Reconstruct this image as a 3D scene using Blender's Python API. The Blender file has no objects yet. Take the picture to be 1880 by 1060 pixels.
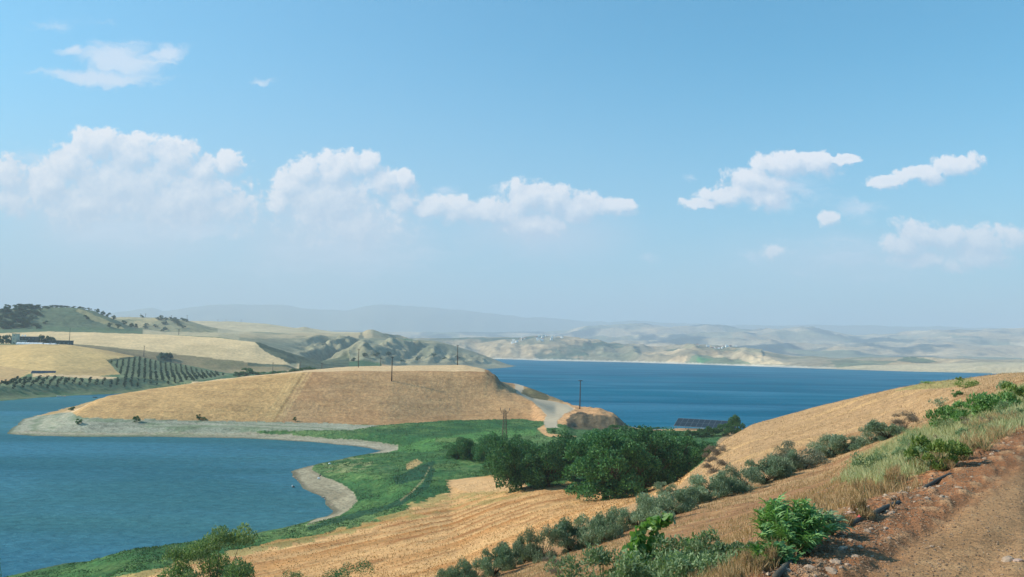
import bpy, math, random
import numpy as np
from mathutils import Vector, Matrix, noise as mnoise

# ------------------------------------------------------------------ scene, camera, sky, sun
S = bpy.context.scene
COL = S.collection
R_ = math.radians
FPX, CX, CY, CAMZ = 1500.0, 940.0, 530.0, 40.0
PITCH = math.atan(115 / FPX); ROLL = R_(1.0)
fw = np.array([0, math.cos(PITCH), math.sin(PITCH)])
up0 = np.array([0, -math.sin(PITCH), math.cos(PITCH)])
r0 = np.array([1.0, 0, 0])
rt = math.cos(ROLL) * r0 + math.sin(ROLL) * up0
upv = -math.sin(ROLL) * r0 + math.cos(ROLL) * up0

cd = bpy.data.cameras.new('camera'); cam = bpy.data.objects.new('camera', cd); COL.objects.link(cam)
cd.sensor_width = 36; cd.lens = FPX / 1880 * 36; cd.clip_start = 0.1; cd.clip_end = 80000
cam.matrix_world = Matrix(((rt[0], upv[0], -fw[0], 0), (rt[1], upv[1], -fw[1], 0), (rt[2], upv[2], -fw[2], CAMZ), (0, 0, 0, 1)))
S.camera = cam

SUN_EL, SUN_AZ = R_(33), R_(-84)          # sun to the left, very slightly in front
sd = Vector((math.sin(SUN_AZ) * math.cos(SUN_EL), math.cos(SUN_AZ) * math.cos(SUN_EL), math.sin(SUN_EL)))
ld = bpy.data.lights.new('sun', 'SUN'); ld.energy = 5.0; ld.angle = R_(0.55); ld.color = (1.0, 0.88, 0.71)
lo = bpy.data.objects.new('sun', ld); COL.objects.link(lo)
lo.rotation_euler = sd.to_track_quat('Z', 'Y').to_euler(); lo.location = (0, 0, 300)

S.view_settings.view_transform = 'Standard'
try: S.view_settings.look = 'None'
except Exception: pass
S.view_settings.exposure = 0.38; S.view_settings.gamma = 1
S.render.engine = 'CYCLES'
cy = S.cycles
cy.use_denoising = True; cy.max_bounces = 6; cy.diffuse_bounces = 2; cy.glossy_bounces = 2
cy.transmission_bounces = 3; cy.volume_bounces = 1; cy.transparent_max_bounces = 6
cy.sample_clamp_indirect = 4

def ray(u, v):
    d = fw * FPX + rt * (u - CX) + upv * (CY - v)
    h = math.hypot(d[0], d[1])
    return math.atan2(d[0], d[1]), d[2] / h          # azimuth, slope
def az_of(u, v=650): return ray(u, v)[0]
def project(x, y, z):
    q = np.stack([x, y, z - CAMZ], -1)
    f = q @ fw; f = np.where(f > 0.05, f, np.nan)
    return CX + FPX * (q @ rt) / f, CY - FPX * (q @ upv) / f

# ------------------------------------------------------------------ sky with clouds
W = bpy.data.worlds.new('World'); S.world = W; W.use_nodes = True
wt = W.node_tree; wt.nodes.clear()

class NT:
    def __init__(s, t): s.t = t
    def n(s, ty, **k):
        nd = s.t.nodes.new(ty)
        for a, b in k.items(): setattr(nd, a, b)
        return nd
    def l(s, a, b): s.t.links.new(a, b)
    def put(s, sock, v):
        if isinstance(v, bpy.types.NodeSocket): s.l(v, sock)
        else: sock.default_value = v
    def m(s, op, a, b=0.0, c=0.0, clamp=False):
        nd = s.n('ShaderNodeMath', operation=op); nd.use_clamp = clamp
        s.put(nd.inputs[0], a); s.put(nd.inputs[1], b); s.put(nd.inputs[2], c)
        return nd.outputs[0]
    def vm(s, op, a, b=(0, 0, 0)):
        nd = s.n('ShaderNodeVectorMath', operation=op)
        s.put(nd.inputs[0], a)
        if op == 'SCALE': s.put(nd.inputs[3], b)
        else: s.put(nd.inputs[1], b)
        return nd.outputs[1] if op in ('LENGTH', 'DOT_PRODUCT') else nd.outputs[0]
    def noise(s, vec, scale, detail=5, rough=0.55, dist=0.0):
        nd = s.n('ShaderNodeTexNoise'); s.put(nd.inputs['Vector'], vec)
        nd.inputs['Scale'].default_value = scale; nd.inputs['Detail'].default_value = detail
        nd.inputs['Roughness'].default_value = rough; nd.inputs['Distortion'].default_value = dist
        return nd
    def mr(s, v, a, b, c=0.0, d=1.0, smooth=True):
        nd = s.n('ShaderNodeMapRange'); nd.interpolation_type = 'SMOOTHSTEP' if smooth else 'LINEAR'
        s.put(nd.inputs[0], v)
        for i, x in enumerate((a, b, c, d)): nd.inputs[i + 1].default_value = x
        return nd.outputs[0]
    def mix(s, f, a, b, blend='MIX'):
        nd = s.n('ShaderNodeMix', data_type='RGBA', blend_type=blend)
        s.put(nd.inputs[0], f); s.put(nd.inputs[6], a); s.put(nd.inputs[7], b)
        return nd.outputs[2]

CUM = [ # px centre, radii, weight : cumulus puffs
 (175,270,62,42,1),(250,280,75,42,1),(318,288,60,38,1),(130,300,58,45,1),(95,340,50,50,1),(372,312,48,34,1),(425,302,30,30,1),
 (220,340,140,75,1),(340,365,130,75,1),(150,375,100,55,.9),(15,330,60,45,.8),(20,372,60,35,.7),(430,380,60,60,.6),
 (560,312,44,34,1),(622,310,62,38,1),(668,300,34,28,1),(512,368,34,34,1),(600,365,110,70,1),(702,335,46,34,1),(740,330,22,26,1),
 (528,335,34,40,1),(640,415,130,55,.65),(740,365,50,30,.7),
 (790,378,52,26,1),(850,385,66,30,1),(905,385,55,28,1),(965,368,52,34,1),(1015,370,74,36,1),(1065,380,62,30,1),(1118,378,60,22,.9),(980,412,78,36,1),
 (1440,305,66,32,1),(1500,303,56,28,1),(1548,291,34,13,1),(1390,338,64,32,1),(1335,362,66,22,1),(1405,362,64,30,1),(1290,376,40,12,1),
 (1690,326,58,22,1),(1636,337,52,18,1),(1752,300,50,22,1),(1520,404,26,15,.8),
 (1690,428,50,32,1),(1655,448,52,24,1),(1740,436,46,28,1),(1800,446,66,38,1),(1855,435,40,30,1),(1805,474,66,30,1),(1750,492,30,20,.9),(1690,478,60,20,.8),
 (1424,460,26,18,.6)]
BANK = [(240,410,340,110,1.0),(610,440,280,110,1.0),(990,430,250,80,.8),(1560,480,380,90,.55),(60,350,130,90,.8),(1740,460,170,70,.6)]
SOFT = [(1420,360,130,50,.5),(200,430,150,34,.8),(330,425,180,26,.7),(640,470,300,50,.45),(1380,465,55,22,.5),(1190,480,26,12,.6),(1265,327,22,9,.7),(1580,388,60,26,.6),
 (1560,470,200,50,.35),(230,108,110,42,1.2),(130,96,52,14,.8),(190,142,150,22,1.1),(305,100,46,24,1.1),(484,152,30,9,.75),(110,42,90,16,.4),
 (1450,340,120,30,.35),(820,350,24,20,.5),(915,350,20,14,.5),(60,290,80,30,.5)]

def qpt(u, v):
    d = fw * FPX + rt * (u - CX) + upv * (CY - v)
    return d[0] / d[1] * FPX, d[2] / d[1] * FPX

def cloud_group():
    g = bpy.data.node_groups.new('cloud_height', 'ShaderNodeTree')
    g.interface.new_socket('Q', in_out='INPUT', socket_type='NodeSocketVector')
    g.interface.new_socket('Cum', in_out='OUTPUT', socket_type='NodeSocketFloat')
    g.interface.new_socket('Soft', in_out='OUTPUT', socket_type='NodeSocketFloat')
    g.interface.new_socket('Bank', in_out='OUTPUT', socket_type='NodeSocketFloat')
    t = NT(g); gi = t.n('NodeGroupInput'); go = t.n('NodeGroupOutput')
    q = gi.outputs[0]
    wn = t.noise(q, 0.012, 3, 0.6)
    wn2 = t.noise(q, 0.045, 3, 0.6)
    off = t.vm('SCALE', t.vm('SUBTRACT', wn.outputs['Color'], (.5, .5, .5)), 46.0)
    off2 = t.vm('SCALE', t.vm('SUBTRACT', wn2.outputs['Color'], (.5, .5, .5)), 20.0)
    p = t.vm('ADD', t.vm('ADD', q, off), off2)
    def acc(lst, p):
        cur = None
        for (u, v, rx, ry, w) in lst:
            x, z = qpt(u, v)
            a = t.vm('MULTIPLY', t.vm('SUBTRACT', p, (x, z, 0)), (1 / rx, 1 / ry, 0))
            ln = t.vm('LENGTH', a)
            e = t.m('MULTIPLY_ADD', ln, -w, w)
            cur = e if cur is None else t.m('SMOOTH_MAX', cur, e, 0.12)
        return cur
    c = acc(CUM, p)
    f1 = t.noise(q, 0.030, 8, 0.58, 0.3).outputs[0]
    vor = t.n('ShaderNodeTexVoronoi'); vor.feature = 'SMOOTH_F1'; t.put(vor.inputs['Vector'], p); vor.inputs['Scale'].default_value = 0.055
    vor.inputs['Smoothness'].default_value = 0.35
    c = t.m('ADD', c, t.m('MULTIPLY', t.m('SUBTRACT', f1, .5), 1.1))
    f3 = t.noise(q, 0.12, 6, 0.62, 0.4).outputs[0]
    c = t.m('ADD', c, t.m('MULTIPLY', t.m('SUBTRACT', f3, .5), 0.42))
    c = t.m('ADD', c, t.m('MULTIPLY', t.m('SUBTRACT', .45, vor.outputs['Distance']), 0.22))
    sf = acc(SOFT, p)
    mp = t.vm('MULTIPLY', p, (0.35, 1.5, 1))
    f2 = t.noise(mp, 0.03, 7, 0.6, 0.6).outputs[0]
    sf = t.m('ADD', sf, t.m('MULTIPLY', t.m('SUBTRACT', f2, .5), 1.5))
    t.l(c, go.inputs[0]); t.l(sf, go.inputs[1]); t.l(acc(BANK, p), go.inputs[2])
    return g

t = NT(wt)
out = t.n('ShaderNodeOutputWorld'); bg = t.n('ShaderNodeBackground')
sky = t.n('ShaderNodeTexSky', sky_type='NISHITA'); sky.sun_disc = False
sky.sun_elevation = SUN_EL; sky.sun_rotation = SUN_AZ
sky.air_density = 1.2; sky.dust_density = 1.0; sky.ozone_density = 1.6; sky.altitude = 400
tc = t.n('ShaderNodeTexCoord').outputs['Generated']
sp = t.n('ShaderNodeSeparateXYZ'); t.l(tc, sp.inputs[0])
yy = t.m('MAXIMUM', sp.outputs[1], 0.02)
front = t.mr(sp.outputs[1], 0.02, 0.2)
cq = t.n('ShaderNodeCombineXYZ')
t.l(t.m('MULTIPLY', t.m('DIVIDE', sp.outputs[0], yy), FPX), cq.inputs[0])
t.l(t.m('MULTIPLY', t.m('DIVIDE', sp.outputs[2], yy), FPX), cq.inputs[1])
G = cloud_group()
g1 = t.n('ShaderNodeGroup'); g1.node_tree = G; t.l(cq.outputs[0], g1.inputs[0])
g2 = t.n('ShaderNodeGroup'); g2.node_tree = G; t.l(t.vm('ADD', cq.outputs[0], (-14, 18, 0)), g2.inputs[0])
hl_ = t.mr(t.m('SUBTRACT', g1.outputs[0], g2.outputs[0]), -.06, .16)
lowq = t.mr(cq.outputs[0].node.inputs[1].links[0].from_socket, 120, 330)
wd_ = t.m('MULTIPLY_ADD', t.m('MULTIPLY', hl_, lowq), -.27, .50)
dens = t.m('MULTIPLY', t.m('DIVIDE', t.m('ADD', t.m('MULTIPLY_ADD', lowq, .06, g1.outputs[0]), 0.0), wd_, clamp=True), front)
soft = t.m('MULTIPLY', t.m('MULTIPLY', t.mr(g1.outputs[1], 0.0, 0.9), front), 0.85)
lit = t.m('MULTIPLY_ADD', t.m('SUBTRACT', g1.outputs[0], g2.outputs[0]), 1.0, 0.36, clamp=True)
# cloud bodies go thin and blue towards their bases (each cloud's base lies lower in the haze)
low = t.mr(cq.outputs[0].node.inputs[1].links[0].from_socket, 20, 270)
body = t.mr(g1.outputs[0], 0.05, 0.9)
lit = t.m('MULTIPLY', lit, t.m('MULTIPLY_ADD', body, -0.30, 1.15), clamp=True)
lit = t.m('MULTIPLY', lit, t.m('MULTIPLY_ADD', low, 0.45, 0.62), clamp=True)
ccol = t.mix(lit, (0.60, 0.69, 0.84, 1), (0.99, 0.98, 1.01, 1))
opa = t.m('MULTIPLY', dens, t.m('MULTIPLY_ADD', low, 0.36, 0.52))
opa = t.m('MULTIPLY', opa, t.m('MULTIPLY_ADD', lit, 0.25, 0.86), clamp=True)
skyc = t.mix(1.0, t.vm('SCALE', sky.outputs[0], 0.13), (0.30, 1.16, 1.36, 1), 'MULTIPLY')
# haze of the lower sky: whitens towards the horizon and towards the sun on the left
hz = t.mr(cq.outputs[0].node.inputs[1].links[0].from_socket, -20, 620, 1, 0, False)
hz = t.m('MULTIPLY', t.m('POWER', hz, 1.6), 0.80)
sunward = t.mr(sp.outputs[0], -0.55, 0.35, 1, 0)
hz = t.m('ADD', hz, t.m('MULTIPLY', sunward, 0.26), clamp=True)
hz = t.m('MULTIPLY', hz, t.mr(sp.outputs[2], -0.02, 0.9, 1, 0.3))
base = t.mix(hz, skyc, (0.55, 0.62, 0.78, 1))
bank = t.m('MULTIPLY', t.m('MULTIPLY', t.mr(g1.outputs[2], 0.0, 0.8), front), 0.62)
base = t.mix(bank, base, (0.68, 0.74, 0.87, 1))
c1 = t.mix(soft, base, (0.74, 0.84, 0.98, 1))
c2 = t.mix(opa, c1, ccol)
t.l(c2, bg.inputs[0]); bg.inputs[1].default_value = 0.80
t.l(bg.outputs[0], out.inputs[0])
W.cycles.sampling_method = 'MANUAL'; W.cycles.sample_map_resolution = 512

# ------------------------------------------------------------------ numpy noise
def _h(ix, iy, s):
    n = (ix.astype(np.int64) * 374761393 + iy.astype(np.int64) * 668265263 + s * 974634777) & 0x7fffffff
    n = ((n ^ (n >> 13)) * 1274126177) & 0x7fffffff
    n = (n ^ (n >> 16)) & 0xffff
    return n / 65535.0
def vnoise(x, y, s=0):
    x = np.asarray(x, float); y = np.asarray(y, float)
    ix = np.floor(x); iy = np.floor(y); fx = x - ix; fy = y - iy
    ix = ix.astype(np.int64); iy = iy.astype(np.int64)
    def gr(a, b, dx, dy):
        an = _h(a, b, s) * 6.2831853
        return np.cos(an) * dx + np.sin(an) * dy
    ux = fx * fx * fx * (fx * (fx * 6 - 15) + 10); uy = fy * fy * fy * (fy * (fy * 6 - 15) + 10)
    a = gr(ix, iy, fx, fy); b = gr(ix + 1, iy, fx - 1, fy)
    c = gr(ix, iy + 1, fx, fy - 1); d = gr(ix + 1, iy + 1, fx - 1, fy - 1)
    return (a + (b - a) * ux + ((c + (d - c) * ux) - (a + (b - a) * ux)) * uy) * 1.4
def fbm(x, y, o=4, s=0, g=0.5):
    r = 0; a = 1; t_ = 0
    for k in range(o):
        r = r + a * vnoise(x * 2 ** k, y * 2 ** k, s + k * 17); t_ += a; a *= g
    return r / t_ * 1.3
def ss(x, a, b):
    q = np.clip((x - a) / (b - a), 0, 1); return q * q * (3 - 2 * q)

# ------------------------------------------------------------------ the land: profile lines, nearest first
def P(u, v, d): a, s_ = ray(u, v); return (a, d, CAMZ + s_ * d)
def H(u, z, d): return (az_of(u), d, z)
LAY = [
 [H(0, 38.25, 1.5), H(1880, 38.25, 1.5)],
 [H(0, 38.2, 2.6), H(400, 38.2, 2.9), H(700, 38.2, 3.3), H(940, 38.2, 3.9), H(1180, 38.18, 4.8), P(1430, 1058, 7.0), P(1540, 995, 8.6), P(1645, 931, 10.9), P(1734, 885, 13), P(1810, 835, 16), P(1880, 798, 19.7), H(2100, 38.2, 32), H(2500, 38, 50)],
 [H(0, 35, 12), H(400, 35.2, 12), H(700, 35.4, 12), H(940, 35.8, 12), H(1180, 36.55, 12), H(1300, 36.8, 12.5), P(1400, 996, 14), P(1600, 893, 18), P(1750, 812, 24), P(1880, 738, 34), H(2100, 38.3, 45), H(2500, 38.5, 60)],
 [H(0, 26, 50), H(400, 27, 45), H(700, 26.3, 48), P(840, 1064, 50), P(950, 1030, 52), P(1050, 996, 54), P(1100, 980, 56), P(1250, 925, 60), P(1400, 877, 66), P(1530, 830, 74), P(1600, 800, 78), P(1670, 772, 80), P(1760, 735, 72), P(1880, 708, 60), H(2100, 38.6, 65), H(2500, 39, 75)],
 [H(-100, 10.5, 90), H(0, 10.5, 90), H(400, 13.1, 85), P(700, 1062, 93), P(840, 1040, 92), P(950, 1000, 95), P(1100, 942, 98), P(1180, 915, 95), P(1250, 885, 98), P(1290, 850, 125), P(1330, 808, 150), P(1380, 780, 150), P(1440, 764, 146), P(1500, 748, 140), P(1570, 731, 132), P(1640, 715, 125), P(1700, 704, 118), P(1760, 697, 112), P(1810, 690.5, 108), P(1840, 687, 106), P(1880, 684.5, 105), H(2100, 39, 105), H(2500, 39.5, 105)],
 [H(-100, 4, 112), H(0, 4, 117), P(250, 1055, 124), P(480, 1001, 145), P(600, 976, 156), P(750, 941, 171), P(830, 910, 197), P(900, 890, 205), P(940, 886, 203), P(1000, 895, 182), P(1100, 900, 175), P(1180, 900, 170), P(1250, 893, 168), H(1330, 15, 190), H(1400, 12.6, 220), H(1600, 14.6, 220), H(1880, 17.4, 220), H(2500, 22, 230)],
 [H(0, 1.5, 250), H(600, 1.5, 250), H(700, 3, 262), H(800, 4, 276), H(900, 4.6, 290), H(1000, 5, 300), H(1180, 6, 300), H(1300, 6.5, 300), H(1400, 6, 310), H(1600, 0, 330), H(1880, -2, 330), H(2500, -2, 340)],
 [H(-300, 1, 345), H(12, 1, 360), H(80, 1.8, 390), H(140, 3, 408), H(300, 3, 411), H(600, 3.2, 409), H(700, 3.5, 402), H(850, 4.5, 424), H(960, 5.3, 424), H(1000, 6, 404), H(1040, 6, 386), H(1058, 4.2, 396), H(1100, 4.2, 397), H(1135, 4, 398), H(1150, 3, 400), H(1250, 5, 385), H(1340, 6, 385), H(1400, 2, 390), H(1600, -4, 400), H(2500, -5, 400)],
 [H(-300, 1, 355), H(12, 1, 366), H(100, 2.8, 440), H(150, 4.6, 428), H(300, 9, 438), H(500, 13, 442), H(600, 15, 443), H(719, 15.5, 444), H(850, 14.5, 452), H(900, 14, 452), H(940, 12.5, 447), H(980, 9.5, 436), H(1000, 7.9, 416), H(1020, 7.7, 414), H(1045, 7.6, 402), H(1065, 9.0, 401), H(1100, 10.2, 401), H(1132, 9.2, 401), H(1152, 3.5, 405), H(1180, 1.5, 420), H(1250, 4.5, 405), H(1340, 5, 405), H(1400, 0, 410), H(1600, -5, 420), H(2500, -6, 420)],
 [H(-300, 1, 360), H(12, 0.8, 371), P(40, 771, 412), P(90, 757, 450), P(130, 750, 458), P(200, 727, 480), P(300, 711.5, 490), P(400, 698.5, 490), P(480, 690, 488), P(560, 684, 485), P(640, 681.5, 482), P(719, 682, 480), P(850, 682, 480), P(890, 683.5, 480), P(911, 689, 483), P(919, 703, 481), P(940, 721, 470), P(980, 738, 446), P(1020, 750, 458), P(1045, 750, 450), P(1065, 755, 440), P(1100, 755, 425), P(1130, 763, 415), P(1152, 783, 431), H(1180, 0.5, 436), H(1250, 1.5, 425), H(1340, 2, 425), H(1400, -3, 430), H(1600, -5, 440), H(2500, -6, 440)],
 [H(-300, 0.8, 380), H(12, 0.7, 390), H(60, 1.5, 450), H(130, 3, 480), H(200, 8, 502), H(300, 12, 522), P(400, 697, 542), P(500, 688, 560), P(560, 681, 572), P(600, 677, 582), P(640, 673.5, 592), P(719, 672, 602), P(850, 670.5, 612), P(880, 676, 562), P(900, 682, 522), P(915, 700, 522), P(930, 711, 520), P(940, 716, 550), P(955, 718, 540), P(980, 733, 500), P(1020, 740, 490), P(1065, 748.5, 466), P(1100, 750, 442), P(1130, 762, 424), H(1152, -1, 446), H(1250, -1, 445), H(1340, -1, 450), H(1400, -4, 450), H(1600, -5, 460), H(2500, -6, 460)],
 [H(-300, 0.5, 520), H(12, 0.5, 520), H(200, 2, 560), H(300, 6, 600), H(400, 10, 620), H(560, 18, 642), H(640, 22, 652), H(719, 23, 660), H(850, 24, 660), H(880, 20, 640), P(900, 694, 640), P(915, 701, 640), P(949, 705, 650), P(975, 713.5, 560), P(1000, 723, 546), P(1020, 731, 531), P(1052, 744.5, 482), H(1066, 5, 486), H(1100, 2, 456), H(1130, 0, 436), H(1152, -1.5, 452), H(1250, -2, 455), H(1400, -4.5, 460), H(2500, -6, 470)],
 [H(-300, 1, 640), H(150, 1, 640), H(240, 1.5, 682), H(400, 3, 720), H(560, 5, 760), H(719, 5, 780), H(800, 0.5, 762), H(850, -4, 742), H(900, -4, 722), H(949, -4, 702), H(975, -4, 612), H(1000, -4, 592), H(1020, -4, 572), H(1052, -4, 512), H(1066, -4, 502), H(1100, -4, 478), H(1130, -4, 458), H(1152, -4, 462), H(1250, -4, 462), H(1400, -5, 470), H(2500, -6, 480)],
 [H(-300, 2, 690), P(0, 713, 690), P(100, 709, 724), P(200, 709, 732), P(270, 708, 746), P(350, 698, 829), H(420, 7, 917), H(500, 8, 920), H(600, 8, 930), H(719, 6, 960), H(830, 1, 930), H(860, -4, 910), H(940, -4, 820), H(1100, -5, 820), H(2500, -6, 820)],
 [P(-300, 706, 760), P(0, 701, 765), P(100, 688, 805), P(200, 690, 834), P(250, 688, 860), P(300, 686, 920), P(400, 687, 962), H(430, 9, 980), H(500, 9.2, 990), H(600, 11, 1000), H(719, 8, 1050), H(830, 1, 1000), H(860, -4, 980), H(1000, -5, 900), H(2500, -6, 900)],
 [P(-300, 640, 1080), P(0, 635.5, 1082), P(60, 632.5, 1082), P(130, 633.5, 1080), P(200, 645, 1052), P(245, 654, 1034), P(300, 663.5, 1014), P(350, 672.5, 1004), P(420, 686, 1004), P(500, 683, 1034), H(600, 10, 1054), H(719, 8, 1130), H(830, 1, 1080), H(860, -4, 1050), H(1000, -5, 1000), H(2500, -6, 1000)],
 [H(-300, 38, 1150), H(0, 38, 1150), H(130, 37.5, 1150), H(200, 29, 1150), H(245, 22, 1150), H(300, 16, 1150), H(350, 11, 1150), H(420, 7, 1150), H(500, 9, 1150), H(600, 8.5, 1150), H(719, 7, 1200), H(830, 1.5, 1200), H(860, -4, 1200), H(2500, -6, 1200)],
 [P(-300, 634, 1250), P(0, 632, 1250), P(130, 631.5, 1250), P(180, 635, 1240), P(245, 641, 1232), P(340, 651, 1222), P(400, 658, 1210), P(480, 667, 1204), P(525, 669, 1202), P(545, 677, 1202), H(600, 10, 1250), H(719, 7, 1300), H(830, 2, 1400), H(870, -3, 1400), H(2500, -6, 1400)],
 [P(-300, 618, 1480), P(0, 612, 1500), P(90, 609, 1500), P(170, 611, 1500), P(300, 615, 1500), P(400, 620, 1452), P(470, 628.5, 1402), P(500, 639, 1386), P(540, 652, 1370), P(575, 664, 1360), P(600, 671, 1350), H(660, 8, 1400), H(719, 7, 1430), H(830, 4, 1650), H(880, -2, 1650), H(2500, -6, 1600)],
 [P(-300, 605, 1620), P(0, 600, 1600), P(60, 602, 1600), P(120, 604, 1600), P(200, 608, 1600), P(245, 612, 1600), P(300, 613, 1600), P(400, 618, 1560), P(470, 632, 1540), P(540, 652, 1560), P(590, 664, 1600), P(625, 655, 1620), P(665, 639, 1640), P(690, 650, 1620), P(720, 661, 1600), P(745, 668, 1650), P(775, 664, 1750), P(800, 655, 1850), P(820, 655, 1880), P(845, 664, 1900), P(870, 669, 1950), P(905, 671, 2050), P(935, 672, 2150), H(965, -4, 2200), H(2500, -6, 2100)],
 [P(-300, 572, 1830), P(0, 568, 1830), P(60, 567, 1830), P(110, 564, 1830), P(140, 566, 1830), P(170, 571, 1830), P(200, 583, 1800), P(240, 601, 1800), P(300, 611, 1800), P(400, 611, 1800), P(470, 616, 1850), P(520, 628, 1850), P(560, 637, 1870), P(600, 640, 1900), P(640, 633, 1900), P(668, 629, 1900), P(700, 634, 1900), P(740, 641, 1920), P(762, 644, 2000), P(785, 632, 2080), P(800, 629, 2080), P(815, 640, 2080), P(835, 642, 2120), P(850, 650, 2120), P(875, 655, 2150), P(905, 663, 2180), P(930, 669, 2190), P(943, 671.5, 2210), H(965, -4, 2240), H(2500, -6, 2250)],
 [H(-300, 90, 2050), H(0, 90, 2050), H(200, 70, 2050), H(300, 55, 2050), H(400, 62, 2050), P(470, 613, 2150), P(540, 615, 2180), P(620, 620, 2200), P(700, 626, 2200), P(760, 630, 2220), P(800, 628.5, 2230), P(830, 635, 2250), P(870, 648, 2260), P(900, 658, 2260), P(930, 669, 2260), H(950, -3, 2280), H(970, -5, 2300), H(2500, -6, 2350)],
 [P(-300, 585, 2450), P(0, 585, 2450), P(150, 584, 2450), P(215, 583, 2450), P(260, 583, 2450), P(310, 584, 2450), P(350, 590, 2450), P(386, 602, 2450), P(440, 611, 2450), P(500, 612, 2450), P(560, 612, 2450), P(640, 613, 2450), P(665, 611, 2440), P(673, 606, 2440), P(684, 605, 2440), P(700, 611, 2440), P(715, 620, 2440), P(760, 624, 2440), P(800, 626, 2420), P(830, 634, 2400), P(870, 646, 2400), P(900, 657, 2380), H(930, 3, 2350), H(950, -4, 2350), H(970, -5, 2400), H(2500, -6, 2500)],
 [P(-300, 592, 2900), P(200, 592, 2900), P(360, 600, 2900), P(500, 606, 2900), P(600, 612, 2900), H(660, 90, 2900), H(760, 62, 2850), H(830, 20, 2800), H(870, -3, 2750), H(2500, -6, 2700)],
 [P(-300, 585, 3300), P(200, 588, 3300), P(360, 590, 3300), P(430, 591, 3300), P(490, 595, 3300), P(545, 603, 3300), P(558, 600, 3300), P(570, 603, 3300), P(610, 609.5, 3300), P(680, 611, 3300), H(760, 70, 3200), H(830, -2, 3100), H(870, -5, 3000), P(1000, 662, 3750), P(1150, 666.5, 3500), P(1300, 671, 3250), P(1450, 676, 2950), P(1650, 681, 2750), P(1810, 686, 2560), P(2100, 692, 2400), P(2500, 700, 2300)],
 [H(-300, 100, 3800), H(500, 90, 3800), H(700, 40, 3800), H(760, -3, 3850), H(860, -3, 4050), P(1000, 660.5, 3960), P(1150, 664.5, 3700), P(1300, 668.5, 3350), P(1450, 673.5, 3080), P(1650, 679, 2850), P(1810, 683.5, 2650), P(1900, 686.5, 2600), P(2100, 690, 2500), P(2500, 697, 2400)],
 [H(-300, 100, 4100), H(500, 90, 4100), H(760, 20, 4200), P(800, 648, 4250), P(860, 648, 4200), P(930, 646, 4150), P(1000, 643, 4120), P(1080, 648, 4000), P(1150, 650, 3850), P(1230, 655, 3600), P(1300, 652, 3500), P(1370, 656, 3350), P(1450, 665, 3220), P(1550, 668, 3050), P(1650, 672, 2950), P(1730, 675, 2820), P(1810, 676, 2750), P(1900, 675, 2700), P(2500, 685, 2600)],
 [H(-300, 100, 4900), H(500, 100, 4900), P(800, 622, 4900), P(860, 620, 4900), P(950, 620, 4850), P(985, 617, 4800), P(1020, 617.5, 4750), P(1060, 621, 4650), P(1100, 627, 4500), P(1140, 635, 4400), P(1190, 637, 4350), P(1250, 637, 4300), P(1300, 633, 4150), P(1340, 634, 4050), P(1380, 641, 3950), P(1450, 654.5, 3800), P(1530, 657.5, 3650), P(1620, 658, 3550), P(1700, 657, 3450), P(1760, 660.5, 3400), P(1880, 663, 3300), P(2500, 670, 3200)],
 [H(-300, 90, 5700), H(700, 90, 5700), H(1000, 60, 5700), H(1300, 30, 5400), H(1500, 20, 5000), H(1880, 18, 4600), H(2500, 18, 4600)],
 [H(-300, 200, 9450), H(700, 120, 9450), P(1000, 632, 9315), P(1100, 622, 9180), P(1200, 624, 8910), P(1350, 622, 8505), P(1500, 634, 8235), P(1650, 640, 8100), P(1760, 636, 8100), P(1880, 641, 8100), P(2500, 645, 8100)],
 [H(-300, 280, 12900), P(800, 612, 12900), P(1000, 611, 12900), P(1060, 604, 12750), P(1100, 601, 12750), P(1170, 597, 12600), P(1230, 602, 12450), P(1300, 600, 12300), P(1380, 609, 12000), P(1440, 607, 12000), P(1480, 603.5, 12000), P(1520, 611, 12000), P(1570, 622, 12000), P(1630, 617, 12000), P(1700, 611, 12300), P(1780, 609, 12600), P(1880, 606, 12900), P(2500, 610, 12900)],
 [H(-300, 260, 15200), H(2500, 200, 15200)],
 [P(-300, 590, 19000), P(0, 590, 19000), P(180, 580, 19000), P(240, 572, 19000), P(275, 566, 19000), P(300, 572, 19000), P(340, 566, 19000), P(430, 560, 19000), P(520, 558, 19000), P(580, 568, 19000), P(640, 572, 19000), P(690, 563, 19000), P(760, 565, 19000), P(850, 570, 19000), P(930, 578, 19000), P(1000, 583, 19000), P(1100, 591, 19000), P(1300, 597, 19000), P(1600, 600, 19000), P(1880, 602, 19000), P(2500, 610, 19000)],
 [H(-300, 300, 25000), H(2500, 300, 25000)],
]
azu = np.radians(np.arange(-40, 40.01, 0.085))
LD, LZ = [], []
for L in LAY:
    a = np.array(L); o = np.argsort(a[:, 0]); a = a[o]
    d = np.interp(azu, a[:, 0], a[:, 1]); z = np.interp(azu, a[:, 0], a[:, 2])
    k = np.exp(-0.5 * (np.arange(-6, 7) / 1.1) ** 2); k /= k.sum()
    d = np.convolve(np.pad(d, 6, 'edge'), k, 'valid'); z = np.convolve(np.pad(z, 6, 'edge'), k, 'valid')
    if LD: d = np.maximum(d, LD[-1] * 1.004 + 0.05)
    LD.append(d); LZ.append(z)
LD = np.array(LD); LZ = np.array(LZ)
outer = np.radians(np.concatenate([np.arange(43, 90, 3), np.arange(96, 181, 7)]))
AZ = np.concatenate([-outer[::-1], azu, outer])
AZ[0] = -math.pi; AZ[-1] = math.pi
def ext(A):
    m = (A[:, :1] + A[:, -1:]) / 2
    wl = np.clip((outer - R_(40)) / (math.pi - R_(40)), 0, 1)[None]
    lft = A[:, :1] * (1 - wl) + m * wl; rgt = A[:, -1:] * (1 - wl) + m * wl
    return np.concatenate([lft[:, ::-1], A, rgt], 1)
LD = ext(LD); LZ = ext(LZ)
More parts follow.
